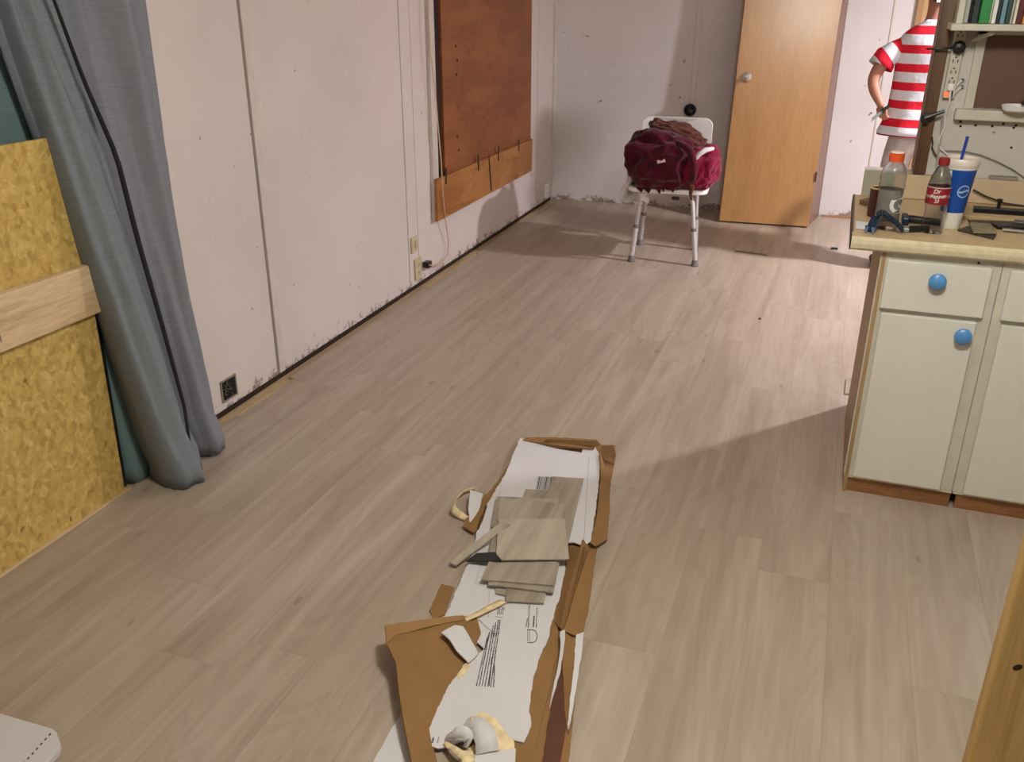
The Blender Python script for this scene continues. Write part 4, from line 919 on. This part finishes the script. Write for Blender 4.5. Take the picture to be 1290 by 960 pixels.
for pp in [[(658, 555), (705, 562), (748, 566), (752, 556), (700, 553), (664, 552)]]:
    sheet('top_flap', pp, [0.02, 0.028, 0.024, 0.03, 0.034, 0.022], M_card, '', parent=bx, th=0.004, amp=0.002)
sheet('top_flap', [(684, 556), (750, 563), (756, 560), (752, 556), (690, 553)], [0.030, 0.030, 0.04, 0.045, 0.040], M_cardd, '', parent=bx, th=0.004, amp=0.003)
sheet('corner_tuft', [(757, 563), (772, 561), (775, 572), (773, 585), (762, 580)], [0.03, 0.045, 0.035, 0.01, 0.02], M_cardd, '', parent=bx, th=0.004)
sheet('side_flap', [(755, 566), (762, 590), (768, 640), (765, 680), (750, 689), (744, 684), (752, 650), (757, 600)], [0.03, 0.012, 0.008, 0.012, 0.02, 0.022, 0.022, 0.03], M_card, '', parent=bx, th=0.004)
# long gap piece with white paper edge (bottom right)
fp = sheet('split_flap', [(712, 798), (722, 804), (733, 802), (731, 830), (722, 890), (716, 925), (712, 900), (710, 860), (708, 830)], [0.03, 0.022, 0.03, 0.026, 0.016, 0.008, 0.006, 0.01, 0.022], M_card, '', parent=bx, th=0.003)
sheet('paper_edge', [(726, 800), (735, 797), (734, 815), (727, 860), (718, 915), (715, 922), (718, 880), (723, 840)], [0.030, 0.034, 0.030, 0.022, 0.012, 0.008, 0.018, 0.026], M_cwhite, '', parent=bx, th=0.002)
sheet('paper_edge', [(706, 796), (712, 793), (712, 805), (705, 850), (696, 880), (692, 892), (699, 858), (706, 822)], [0.03, 0.036, 0.032, 0.022, 0.014, 0.01, 0.018, 0.026], M_cwhite, '', parent=bx, th=0.002)
sheet('dark_inside', [(709, 822), (714, 830), (716, 870), (712, 925), (702, 985), (680, 985), (690, 910), (700, 860)], 0.0062, plain('dark card inside', (92, 54, 38), .9), '', th=0.0008, parent=bx)
# brown long strip beneath white sheet, right side
sheet('cardboard_strip', [(700, 690), (716, 700), (712, 735), (703, 790), (700, 830), (690, 880), (676, 935), (668, 1000), (610, 1000), (640, 900), (668, 800)], 0.0065, M_card, 'long brown cardboard strip between the white sheet and the folded flange', amp=0.002, step=0.03, seed=8, th=0.0035)
# left raised brown flap
lf = [(485, 789), (548, 780), (600, 776), (606, 800), (592, 832), (577, 856), (552, 893), (541, 918), (546, 945), (560, 1000), (526, 1000), (512, 930), (503, 880), (498, 835), (487, 813)]
lz = [0.085, 0.060, 0.014, 0.009, 0.008, 0.008, 0.012, 0.012, 0.012, 0.012, 0.03, 0.045, 0.058, 0.072, 0.085]
o = sheet('cardboard_flap', lf, lz, M_card, 'wide brown cardboard flap bent up at the left of the torn white sheet', seed=4, th=0.005)
sheet('fold_strip', [(485, 788), (548, 779), (584, 775), (584, 781), (548, 788), (500, 800), (487, 812)], [0.0875, 0.064, 0.04, 0.034, 0.06, 0.082, 0.0885], plain('lighter fold cardboard', (152, 114, 70), .85), '', parent=o, th=0.003)
sheet('cardboard_scrap', [(556, 737), (572, 741), (560, 775), (546, 782), (541, 770)], 0.001, M_card, 'small brown cardboard scrap beside the left edge of the white sheet', th=0.004, seed=6)
sheet('cardboard_scrap', [(586, 656), (603, 637), (612, 622), (614, 640), (604, 668), (596, 672), (583, 664)], 0.012, M_card, 'small brown cardboard scrap left of the stacked offcuts near the paper curl', th=0.004, seed=7)
# white corrugated sheets
sheet('white_card', [(511, 893), (517, 920), (524, 962), (525, 1000), (455, 1000), (472, 958), (490, 925)], 0.001, M_cwhite, 'torn white card corner at the bottom left of the cardboard pile', seed=11, th=0.003)
long_px = [(655, 553), (668, 556), (662, 600), (668, 680), (706, 690), (713, 705), (710, 742), (700, 767), (692, 800), (679, 832), (671, 862), (667, 890), (669, 915), (660, 937), (645, 932), (600, 930), (575, 938), (552, 944), (539, 940), (541, 918), (550, 896), (563, 868), (577, 850), (590, 831), (604, 824), (625, 800), (612, 790), (604, 782), (575, 776), (560, 778), (580, 735), (598, 690), (603, 655), (640, 592)]
WS = sheet('torn_white_sheet', long_px, 0.0125, M_cwhite, 'long torn white cardboard sheet with rows of black print under the offcuts', amp=0.0042, step=0.009, seed=15, th=0.0035)
up_px = [(655, 553), (672, 559), (700, 566), (718, 569), (733, 571.5), (734, 565), (750, 563), (752, 568), (757, 575), (755, 600), (751, 640), (747, 668), (744, 683), (735, 688), (723, 684), (700, 685), (660, 690), (620, 690), (632, 610), (642, 585)]
US = sheet('white_card', up_px, 0.0165, M_cwhite, 'upper white card sheet with a barcode at the far end of the pile', amp=0.0034, step=0.010, seed=19, th=0.0035)
def flat_marks(name, par, quads, z, mat=M_ink):
    m = MB()
    for q_ in quads: m.prism([fl(x_, y_, z) for x_, y_ in q_], (0, 0, 0.0004))
    return m.build(name, mat, par)
sheet('white_layer', [(574, 783), (612, 821), (632, 800), (645, 764), (600, 762)], 0.0090, M_cwhite, '', parent=WS, th=0.003)
# barcode
q = []; random.seed(21); x = 0
while x < 17:
    w_ = random.choice((0.5, 0.5, 0.9, 1.3)); x0_ = 678+x; q.append([(x0_, 600.5+x*.02), (x0_+w_, 600.5+x*.02), (x0_-3+w_, 616.5+x*.05), (x0_-3, 616.5+x*.05)]); x += w_+random.choice((0.5, 0.8, 1.0))
flat_marks('barcode', US, q, 0.0201)['label'] = 'black barcode'
flat_marks('crease_line', US, [[(741.5, 575), (742.3, 575), (735.8, 684), (735, 684)]], 0.0201, plain('crease grey', (176, 170, 172), .8))
# rows of illegible print running along the lower sheet
def textline(a, b, w_, seed, z=0.0161):
    random.seed(seed); A_, B_ = V(a+(0,)), V(b+(0,)); L_ = (B_-A_).length; d_ = (B_-A_).normalized(); s_ = V((-d_.y, d_.x, 0)); u_ = 0; out = []
    while u_ < L_:
        l_ = random.uniform(1.0, 3.2)
        for off_ in (0,):
            h_ = w_*random.uniform(0.65, 1.0); p0 = A_+d_*u_; p1 = A_+d_*min(L_, u_+l_)
            out.append([(p0.x, p0.y), (p1.x, p1.y), (p1.x+s_.x*h_, p1.y+s_.y*h_), (p0.x+s_.x*h_, p0.y+s_.y*h_)])
        u_ += l_+random.uniform(0.25, 0.6)
    return out
q = []
for k in range(7):
    bx_ = 599.5+k*3.6; top_ = [(613.5, 803), (613.2+2.8, 796), (621, 788), (624, 784), (627.5, 781), (629.5, 781), (622.5, 838)][k]
    q += textline((bx_, 864+k*0.3), top_, 1.5, 40+k)
q += textline((615.5, 864), (619, 828), 1.6, 50)
flat_marks('printed_text', WS, q, 0.0161)['label'] = 'block of small black print'
q = []
for k in range(4): q += textline((626+k*2.2, 774), (627.8+k*2.2, 765), 1.2, 60+k)
q += textline((624, 776.5), (633, 778), 0.5, 66)
flat_marks('printed_text', WS, q, 0.0161)
q = []
q += textline((665, 791), (666, 762), 1.4, 70); q += textline((675, 791), (676, 765), 1.1, 71); q += textline((671, 790), (672, 776), 2.0, 72); q += textline((662, 790), (664, 779), 1.2, 73)
# flap symbol: two bars and a D-shaped outline
q += [[(664.5, 794), (665.2, 794), (665.2, 808), (664.5, 808)], [(666.8, 794), (667.4, 794), (667.4, 808), (666.8, 808)]]
D = [(664, 793.5), (671, 793.5), (674.5, 795), (676.5, 799), (676.5, 804), (674.5, 808), (671, 809.5), (664.5, 809.5)]
for i in range(len(D)-1):
    a, b = V(D[i]+(0,)), V(D[i+1]+(0,)); s_ = (b-a).normalized(); s_ = V((-s_.y, s_.x, 0))*0.45; q.append([(a.x-s_.x, a.y-s_.y), (b.x-s_.x, b.y-s_.y), (b.x+s_.x, b.y+s_.y), (a.x+s_.x, a.y+s_.y)])
flat_marks('printed_symbol', WS, q, 0.0161)['label'] = 'black print and a flap symbol'
q = []
q += textline((543.5, 935.5), (545, 929), 2.6, 80); q += textline((550.5, 936), (552.5, 928), 0.9, 81)
flat_marks('printed_text', WS, q, 0.0161)
flat_marks('crease_line', WS, [[(616.0, 744), (616.8, 744), (615.6, 778), (614.8, 778)], [(607, 705), (607.6, 705), (599, 736), (598.4, 736)]], 0.0161, plain('crease grey', (176, 170, 172), .8))
# cream torn strip lying diagonally and lifted white tongue
def ribbon(name, pts, w_, mat, label, cat='paper strip', th=0.0012, twist=None, parent=None):
    rows = []
    P = [fl(x_, y_, z_) for x_, y_, z_ in pts]; n_ = len(P)
    ws = w_ if isinstance(w_, (list, tuple)) else [w_]*n_
    dense = []
    for i in range(n_-1):
        p0, p1, p2, p3 = [P[max(0, min(n_-1, j))] for j in (i-1, i, i+1, i+2)]
        for k in range(8):
            t_ = k/8; dense.append((0.5*((2*p1)+(p2-p0)*t_+(2*p0-5*p1+4*p2-p3)*t_*t_+(3*p1-p0-3*p2+p3)*t_**3), ws[i]+(ws[i+1]-ws[i])*t_, i+t_))
    dense.append((P[-1], ws[-1], n_-1))
    for k, (p, wd, s_) in enumerate(dense):
        a = dense[max(0, k-1)][0]; b = dense[min(len(dense)-1, k+1)][0]; d_ = (b-a).normalized(); sd = V((0, 0, 1)).cross(d_)
        if sd.length < 1e-3: sd = V((1, 0, 0))
        sd.normalize()
        if twist: an = twist[0]+(twist[1]-twist[0])*k/(len(dense)-1); sd = sd*math.cos(an)+V((0, 0, 1))*math.sin(an)
        wd *= 1+0.18*noise.noise(p*90); rows.append([p-sd*wd/2, p, p+sd*wd/2])
    o = MB().grid(rows).build(name, mat, parent, solid=th, angle=180)
    if parent is None: tag(o, label, cat)
    return o
ribbon('paper_strip', [(634, 757, .020), (618, 765, .026), (598, 775, .03), (580, 784, .026), (568, 791, .020)], [0.03, 0.025, 0.018, 0.014, 0.008], M_torn, 'cream torn paper strip running diagonally from under the offcuts', twist=(0.2, -0.3))
sheet('white_tongue', [(556, 797), (572, 788), (583, 789), (590, 800), (603, 824), (598, 829), (590, 835), (575, 820), (566, 806)], [0.066, 0.058, 0.050, 0.040, 0.026, 0.022, 0.024, 0.042, 0.056], M_cwhite, 'short lifted white card tongue pointing left over the brown flap', seed=23, th=0.003, cat='cardboard')
sheet('cream_sliver', [(590, 832), (597, 829), (585, 850), (577, 856), (576, 850)], 0.0165, M_torn, 'cream torn sliver under the white card tongue', seed=24, th=0.001, cat='paper')
# curled paper loop left
lp = [(598, 616, .05), (584, 621, .055), (573, 632, .05), (572, 642, .03), (582, 650, .014), (592, 655, .012)]
o = ribbon('paper_curl', lp, [0.02, 0.028, 0.032, 0.03, 0.022, 0.015], M_torn, 'curled white and cream paper loop standing left of the stacked offcuts', cat='paper', twist=(1.3, 0.6))
sheet('white_side', [(592, 617), (608, 622), (604, 642), (592, 660), (590, 640)], [0.055, 0.035, 0.02, 0.014, 0.03], M_cwhite, '', parent=o, th=0.0015)
# crumpled paper heap at bottom
sheet('torn_paper', [(608, 897), (622, 904), (636, 921), (648, 934), (648, 944), (620, 952), (612, 940), (603, 924), (592, 908), (598, 900)], [0.045, 0.042, 0.034, 0.022, 0.02, 0.022, 0.03, 0.042, 0.045, 0.048], M_torn, 'cream torn paper with brown flecks at the bottom end of the white sheet', seed=31, th=0.002, cat='paper')
ribbon('paper_curl', [(585, 912, .03), (596, 910, .05), (606, 918, .055), (612, 932, .05), (614, 948, .03)], [0.03, 0.04, 0.045, 0.05, 0.055], M_cwhite, 'thick curled white paper band beside the cream torn paper', cat='paper', twist=(0.3, 0.1))
ribbon('paper_curl', [(560, 936, .018), (572, 944, .03), (584, 952, .035), (592, 962, .03)], [0.012, 0.016, 0.02, 0.03], M_torn, 'narrow cream curl at the very bottom of the cardboard pile', cat='paper', twist=(0.4, 0.0))
ribbon('paper_curl', [(561, 930, .02), (570, 925, .045), (582, 922, .055), (590, 930, .045), (586, 942, .025)], [0.014, 0.022, 0.03, 0.03, 0.02], M_cwhite, 'small looped white curl left of the thick white band', cat='paper', twist=(1.0, 0.5))
sheet('white_card', [(598, 952), (650, 944), (649, 960), (646, 1000), (596, 1000)], 0.024, M_cwhite, 'white card piece at the bottom photo edge under the curled paper', seed=33, th=0.003)
sheet('torn_paper', [(580, 950), (598, 938), (604, 952), (600, 1000), (575, 1000)], 0.019, M_torn, 'small cream torn paper patch left of the bottom white card piece', seed=34, th=0.002, cat='paper')

# ------------------------------------------------------------------ stacked plank offcuts
offs = [
 ('tall grey plank offcut standing out at the far right of the stack', [(696, 600), (735.5, 602.5), (714, 692), (664, 690)], 0.0205),
 ('small grey offcut peeking out just below the barcode', [(662, 616), (703, 618), (700, 640), (655, 636)], 0.027),
 ('wide grey offcut whose left edge shows under the upper stack', [(625.5, 625), (704, 628.5), (701, 665), (619, 664)], 0.0335),
 ('small square grey offcut lowest towards the print', [(638, 739), (688, 744), (685, 759), (636.5, 756.5)], 0.0205),
 ('little grey offcut corner left of the lowest square offcut', [(624, 738), (641, 740), (638, 750), (624, 747)], 0.017),
 ('grey offcut with a shadowed right end low in the stack', [(619, 700), (705, 708), (697, 746), (615, 736)], 0.0275),
 ('grey offcut sticking out left beneath the main square offcut', [(625, 655), (652, 655), (648, 703), (615, 698)], 0.034),
 ('wide grey offcut in front below the main square offcut', [(617, 704), (702, 707), (697, 737), (606, 729.5)], 0.034),
 ('grey offcut second from the top at the back of the stack', [(630, 627), (710, 634.5), (708, 658), (626, 655)], 0.040),
 ('large square grey offcut on top of the stack', [(628, 653.5), (711.5, 653.5), (717, 703.5), (631.5, 704.5), (625, 697)], 0.0465)]
ym = {}
for lab, px, z in offs:
    P = [fl(x_, y_, z+0.006) for x_, y_ in px]
    tag(MB().prism([p-V((0, 0, 0.006)) for p in P], (0, 0, 0.006)).build('plank_offcut', M_off, bevel=0.0008), lab, 'plank offcut', 'grey plank offcuts stacked on the cardboard')
P = [fl(565.5, 708, 0.020), fl(630, 658, 0.058), fl(642.5, 660.5, 0.058), fl(574, 711.5, 0.020)]
tag(MB().prism(P, (0, 0, -0.006)).build('plank_offcut', M_off, bevel=.0008), 'long narrow grey offcut strip resting diagonally on the left of the stack', 'plank offcut', 'grey plank offcuts stacked on the cardboard')
P = [fl(588, 706.5, 0.030), fl(600, 696.5, 0.036), fl(638, 694.5, 0.052), fl(631, 706, 0.050)]
tag(MB().prism(P, (0, 0, -0.005)).build('plank_offcut', plain('black plank back', (38, 37, 38), .45), bevel=.0008), 'black strip of offcut turned face down left of the top square', 'plank offcut', 'grey plank offcuts stacked on the cardboard')

# white carton corner at the bottom left
P = [fl(-60, 882, 0.02), fl(0, 898, 0.02), fl(66, 917.5, 0.02), fl(71, 922, 0.02), fl(76, 936, 0.02), fl(74, 944, 0.02), fl(58, 962, 0.02), fl(0, 1020, 0.02), (-1.9, 0.75, 0.02)]
t = thing('white_carton', 'white card carton with a dashed line at the bottom left photo corner', 'carton', (-1.65, 1.05, 0.0))
MB().prism([V(p)-V((0, 0, 0.019)) for p in P], (0, 0, 0.019)).build('carton_body', M_cwhite, t, bevel=0.003)
m = MB(); a, b = V((64, 924, 0)), V((26, 966, 0)); n_ = 7
for k in range(n_):
    p0 = a.lerp(b, k/n_); p1 = a.lerp(b, (k+0.45)/n_); m.prism([fl(p0.x-.6, p0.y-.6, .0201), fl(p0.x+.6, p0.y+.6, .0201), fl(p1.x+.6, p1.y+.6, .0201), fl(p1.x-.6, p1.y-.6, .0201)], (0, 0, 0.0004))
m.build('dashed_line', M_ink, t)

# upright pine board, right foreground
t = thing('pine_stud', 'yellow pine upright board with a dark knot at the right photo edge', 'board', (0.46, 1.52, 0))
MB().box(0.388, 0.54, 1.50, 1.54, 0.0, 2.395).build('board', M_pineV, t, bevel=0.007, bseg=3)
p = wy(1282, 841, 1.50); MB().lathe([(0, 0), (0.006, 0), (0.005, .0006), (0, .0007)], p, seg=14, axis=(0, -1, 0), cap=False, sx=1.5).build('knot', M_dark, t)

# ================================================================== PERSON behind the partition
PX, PY = 0.427, 5.95
M_skin = plain('skin', (176, 122, 100), 0.55, var=.05, scale=6)
M_hair = plain('dark hair', (52, 36, 30), 0.7, var=.2, scale=40)
def skin_mesh(nodes, edges, sub=2):
    me = bpy.data.meshes.new('sk'); me.from_pydata([n_[0] for n_ in nodes], edges, []); o = bpy.data.objects.new('sk', me); COL.objects.link(o)
    md = o.modifiers.new('s', 'SKIN'); sv = me.skin_vertices[0].data
    for i, n_ in enumerate(nodes): r = n_[1]; sv[i].radius = (r, r) if not isinstance(r, tuple) else r
    sv[0].use_root = True; md.use_smooth_shade = True; md.branch_smoothing = 0.4
    s2 = o.modifiers.new('u', 'SUBSURF'); s2.levels = sub; s2.render_levels = sub
    dg = bpy.context.evaluated_depsgraph_get(); dg.update(); m2 = bpy.data.meshes.new_from_object(o.evaluated_get(dg))
    vs = [v_.co.copy() for v_ in m2.vertices]; fs = [tuple(p_.vertices) for p_ in m2.polygons]
    bpy.data.objects.remove(o); return vs, fs
per = thing('person', 'person in a red and white striped T-shirt seen from behind, hand at the hip', 'person', (PX, PY, 0))
# joints; the figure faces away (+Y), left arm bent with the hand at the hip
nodes = [((PX, PY, 0.93), (.13, .10)),            # 0 pelvis
 ((PX, PY+.01, 1.12), (.12, .09)), ((PX, PY, 1.30), (.14, .10)), ((PX, PY-.01, 1.40), (.10, .075)), ((PX-.01, PY+.005, 1.465), (.060, .058)), ((PX-.01, PY+.03, 1.53), (.060, .058)),  # 1-5 spine, neck
 ((PX, PY+.045, 1.60), (.072, .088)), ((PX, PY+.045, 1.68), (.070, .085)), ((PX, PY+.04, 1.735), (.04, .05)),  # 6-8 head
 ((PX-.155, PY-.005, 1.345), .040), ((PX-.245, PY-.02, 1.27), .045), ((PX-.305, PY-.05, 1.135), .038), ((PX-.285, PY-.07, 1.075), .034), ((PX-.245, PY-.09, 1.010), .024), ((PX-.228, PY-.098, 0.980), (.030, .020)),  # 9-14 left arm
 ((PX+.155, PY-.005, 1.345), .040), ((PX+.225, PY+.02, 1.25), .045), ((PX+.25, PY+.05, 1.10), .038), ((PX+.22, PY+.16, 1.05), .032), ((PX+.18, PY+.26, 1.03), .024), ((PX+.165, PY+.31, 1.03), (.030, .020)),  # 15-20 right arm
 ((PX-.09, PY, .84), .085), ((PX-.105, PY+.01, .50), .058), ((PX-.11, PY-.015, .30), .056), ((PX-.11, PY-.03, .09), .038), ((PX-.115, PY+.08, .045), (.042, .03)), # 21-25 left leg
 ((PX+.09, PY, .84), .085), ((PX+.105, PY+.01, .50), .058), ((PX+.11, PY-.015, .30), .056), ((PX+.11, PY-.03, .09), .038), ((PX+.115, PY+.08, .045), (.042, .03))]
edges = [(0, 1), (1, 2), (2, 3), (3, 4), (4, 5), (5, 6), (6, 7), (7, 8), (3, 9), (9, 10), (10, 11), (11, 12), (12, 13), (13, 14), (3, 15), (15, 16), (16, 17), (17, 18), (18, 19), (19, 20), (0, 21), (21, 22), (22, 23), (23, 24), (24, 25), (0, 26), (26, 27), (27, 28), (28, 29), (29, 30)]
vs, fs = skin_mesh(nodes, edges)
body = MB().add(vs, fs); body.smooth = True
def hand(palm, fdir, side_, curl):
    """five fingers rooted in the palm"""
    fdir = V(fdir).normalized(); side_ = V(side_).normalized(); nrm = fdir.cross(side_)*curl
    for k, L_ in enumerate((0.062, 0.072, 0.068, 0.054)):
        b_ = V(palm)+side_*(k-1.5)*0.015+fdir*0.008; p1 = b_+fdir*L_*.45; p2 = p1+(fdir*.75+nrm*.65)*L_*.32; p3 = p2+(fdir*.25+nrm*.95)*L_*.30
        body.tube([b_-fdir*0.02, b_, p1, p2, p3, p3+(p3-p2)*.12], [.009, .0092, .0088, .008, .0072, .004], 8)
    b_ = V(palm)-side_*0.022-fdir*0.012; p1 = b_-side_*.018+fdir*.022+nrm*.010; p2 = p1-side_*.002+fdir*.024+nrm*.012
    body.tube([b_+side_*0.012, b_, p1, p2, p2+(p2-p1)*.15], [.012, .0115, .0102, .0085, .004], 8)
hand((PX-.226, PY-.10, 0.978), (.16, -.05, -1), (.75, -.6, 0), -1)
hand((PX+.165, PY+.31, 1.03), (-.25, .9, -.2), (-.9, -.3, 0), 1)
# face features on the far side of the head
fc = V((PX, PY+.045, 1.64))
body.lathe([(0.0, 0.030), (0.010, 0.016), (0.014, 0.0), (0.010, -.008)], fc+V((0, .088, -.005)), seg=10, axis=(0, 0.5, -.25))
for s_ in (-1, 1): body.lathe([(0, -.012), (.017, -.008), (.022, 0), (.016, .006), (0, .008)], fc+V((s_*.074, -.006, -.01)), seg=14, axis=(s_, -.25, 0), cap=False, sx=.7)
body = body.build('body', M_skin, per, angle=180)
for s_ in (-1, 1): MB().lathe([(0, 0), (.009, .002), (.006, .006), (0, .007)], fc+V((s_*.030, .082, .008)), seg=12, axis=(0, 1, 0), cap=False).build('eye', plain('eye white', (220, 216, 210), .3), per)
MB().lathe([(0, 0), (.016, .001), (.012, .004), (0, .005)], fc+V((0, .082, -.048)), seg=12, axis=(0, 1, 0), cap=False, sx=1.4).build('mouth', plain('lips', (150, 82, 74), .5), per)
# hair cap down to the neck and a dark cap with white strap
rows = []
for i in range(19):
    th_ = math.pi*0.60*i/18; rows.append([(PX+.083*math.sin(th_)*math.cos(a), PY+.040+(.100*math.sin(th_))*math.sin(a), 1.64+.112*math.cos(th_)+(0.045*max(0, math.sin(a))-0.055*max(0, -math.sin(a)) if th_ > 1.2 else 0)) for a in [2*math.pi*k/32 for k in range(32)]])
MB().grid(rows, close=True).build('hair', M_hair, per, solid=.006, angle=180)
rows = []
for i in range(14):
    th_ = math.pi*0.47*i/13; rows.append([(PX+.090*math.sin(th_)*math.cos(a), PY+.040+.108*math.sin(th_)*math.sin(a), 1.655+.115*math.cos(th_)) for a in [2*math.pi*k/32 for k in range(32)]])
cp = MB().grid(rows, close=True).build('cap', plain('dark cap', (40, 34, 34), .8), per, solid=.004, angle=180)
MB().box(PX-.035, PX+.01, PY-.078, PY-.066, 1.552, 1.578).build('cap_tag', M_white, cp)['label'] = 'small white tab at the back of the cap'
# striped shirt, material bands follow object height
def stripes(name, z0, per_, red, off=0.0, axis=2, vec=None):
    m_, nt, b = base(name, 0.85, 0, 0.15); tc = nt.nodes.new('ShaderNodeTexCoord')
    if vec is None:
        sp_ = nt.nodes.new('ShaderNodeSeparateXYZ'); nt.links.new(tc.outputs['Object'], sp_.inputs[0]); z = sp_.outputs[axis]
    else:
        dt = nt.nodes.new('ShaderNodeVectorMath'); dt.operation = 'DOT_PRODUCT'; nt.links.new(tc.outputs['Object'], dt.inputs[0]); dt.inputs[1].default_value = vec; z = dt.outputs['Value']
    f = math_n(nt, 'FRACT', math_n(nt, 'DIVIDE', math_n(nt, 'SUBTRACT', z, z0), per_))
    nt.links.new(mixc(nt, math_n(nt, 'LESS_THAN', f, red), srgb(222, 224, 234), srgb(214, 38, 56)), b.inputs['Base Color'])
    n2 = N(nt, 'ShaderNodeTexNoise', Scale=14.0, Detail=3.0); nt.links.new(tc.outputs['Object'], n2.inputs['Vector'])
    bp = N(nt, 'ShaderNodeBump', Strength=0.35, Distance=0.02); nt.links.new(n2.outputs[0], bp.inputs['Height']); nt.links.new(bp.outputs[0], b.inputs['Normal'])
    return m_
def zp(py, px=1160): return wy(px, py, PY-.12).z
edges_px = [(33.5, 44), (57.5, 68), (81, 93.5), (106.5, 118), (130.5, 140), (152, 161.5)]
zr = [(zp(b), zp(a)) for a, b in edges_px]
pitch_ = (zr[0][1]-zr[5][1])/5; redf = sum(a1-a0 for a0, a1 in zr)/6/pitch_
M_str = stripes('red white stripes', zr[5][0], pitch_, redf)
# torso loft: (z, half width, half depth, centre shift x, y)
z_h = zp(172); L_ = [(z_h, .232, .150, -.002, .0), (z_h+.012, .236, .153, 0, 0), (.90, .215, .140, 0, 0), (1.00, .196, .128, 0, .005), (1.10, .190, .124, 0, .005), (1.20, .192, .124, 0, 0), (1.28, .196, .122, 0, 0), (1.34, .196, .112, 0, -.002), (1.38, .178, .096, 0, -.003), (1.41, .145, .080, 0, -.003), (1.435, .105, .068, 0, .0), (1.45, .078, .064, 0, .004), (1.462, .069, .062, 0, .008)]
rows = []; nseg = 48
import bisect
zs = [l_[0] for l_ in L_]; nz = 44
for i in range(nz+1):
    z = zs[0]+(zs[-1]-zs[0])*i/nz; k = min(len(L_)-2, max(0, bisect.bisect_right(zs, z)-1)); u_ = (z-zs[k])/(zs[k+1]-zs[k])
    l_ = [L_[k][q_]+(L_[k+1][q_]-L_[k][q_])*u_ for q_ in range(5)]; row = []
    for j in range(nseg):
        a = 2*math.pi*j/nseg; f_ = 1+0.03*math.sin(a*7+z*3)*max(0, (1.25-z))*2.2+0.02*noise.noise(V((math.cos(a)*2, math.sin(a)*2, z*6)))
        ca, sa = math.cos(a), math.sin(a); sgn = lambda v_, e_: math.copysign(abs(v_)**e_, v_)
        row.append((PX+l_[3]+l_[1]*f_*sgn(ca, .85), PY+l_[4]+l_[2]*f_*sgn(sa, .85), z))
    rows.append(row)
sh = MB().grid(rows, close=True).build('t_shirt', M_str, per, solid=.003, angle=180); sh['label'] = 'red and white horizontally striped T-shirt'
m = MB(); 
rows = [[(p[0], p[1], p[2]+dz) for p in rows[0]] for dz in (-0.008, 0.0)]
MB().grid(rows, close=True).build('hem', plain('dark red hem', (150, 40, 66), .85), sh, solid=.004)
for s_, sp_ in ((-1, [nodes[9][0], nodes[10][0], nodes[11][0]]), (1, [nodes[15][0], nodes[16][0], nodes[17][0]])):
    a, b, e = [V(q_) for q_ in sp_]; a = a+V((-s_*0.03, 0, -0.012)); b = b+V((s_*0.004, 0, -.012)); a = a-(b-a)*0.12; e2 = b.lerp(e, 0.42)
    d_ = (e2-a).normalized(); ls = (e2-a).length
    ms = stripes('sleeve stripes %d' % s_, (e2-V((PX, PY, 0))).dot(-d_)*-1-ls*0.0, 1, 1) if False else stripes('sleeve stripes left' if s_ < 0 else 'sleeve stripes right', (e2-V((PX, PY, 0))).dot(-d_)+0.004, 0.115, 0.48, vec=tuple(-d_))
    MB().tube([a, a.lerp(b, .6), b, b.lerp(e2, .5), e2], [.050, .062, .066, .068, .072], 22, cap=False).build('sleeve', ms, sh, solid=.003, angle=180)
# trousers and shoes
vs, fs = skin_mesh([((PX, PY, .93), (.165, .115)), ((PX, PY, 1.0), (.15, .10)), ((PX-.10, PY, .80), .105), ((PX-.108, PY+.01, .50), .080), ((PX-.112, PY-.02, .14), .068), ((PX+.10, PY, .80), .105), ((PX+.108, PY+.01, .50), .080), ((PX+.112, PY-.02, .14), .068)], [(0, 1), (0, 2), (2, 3), (3, 4), (0, 5), (5, 6), (6, 7)])
m = MB().add(vs, fs); m.smooth = True; m.build('trousers', fabric('pale grey trousers', (206, 196, 194), col2=(176, 160, 160)), per, angle=180)
for s_ in (-1, 1):
    m = MB(); m.add(*skin_mesh([((PX+s_*.112, PY-.045, .048), (.046, .04)), ((PX+s_*.113, PY+.03, .045), (.045, .034)), ((PX+s_*.118, PY+.13, .035), (.045, .028)), ((PX+s_*.12, PY+.175, .03), (.03, .02))], [(0, 1), (1, 2), (2, 3)])); m.smooth = True
    m.build('shoe', plain('dark shoe', (60, 56, 54), .6), per, angle=180)
# tool in the hand
a, b = wy(1113, 139, PY-.12), wy(1098, 151, PY-.14); d_ = (b-a)
t = thing('hand_tool', 'grey bladed hand tool held low in the person\'s left hand', 'tool', tuple(b))
MB().tube([a-d_*.5, a, a+d_*.15], [.009, .011, .010], 10).build('grip', M_black, t)
m = MB(); s_ = V((0, 0.35, 1)).normalized()*.012; m.prism([a+d_*.1-s_, b-s_, b+s_, a+d_*.1+s_], (0, -.004, 0)); m.build('blade', plain('tool grey', (150, 154, 156), .35, .6), t, bevel=.001)

# strip helper keys used while building
for o in bpy.data.objects:
    if '_base' in o: del o['_base']
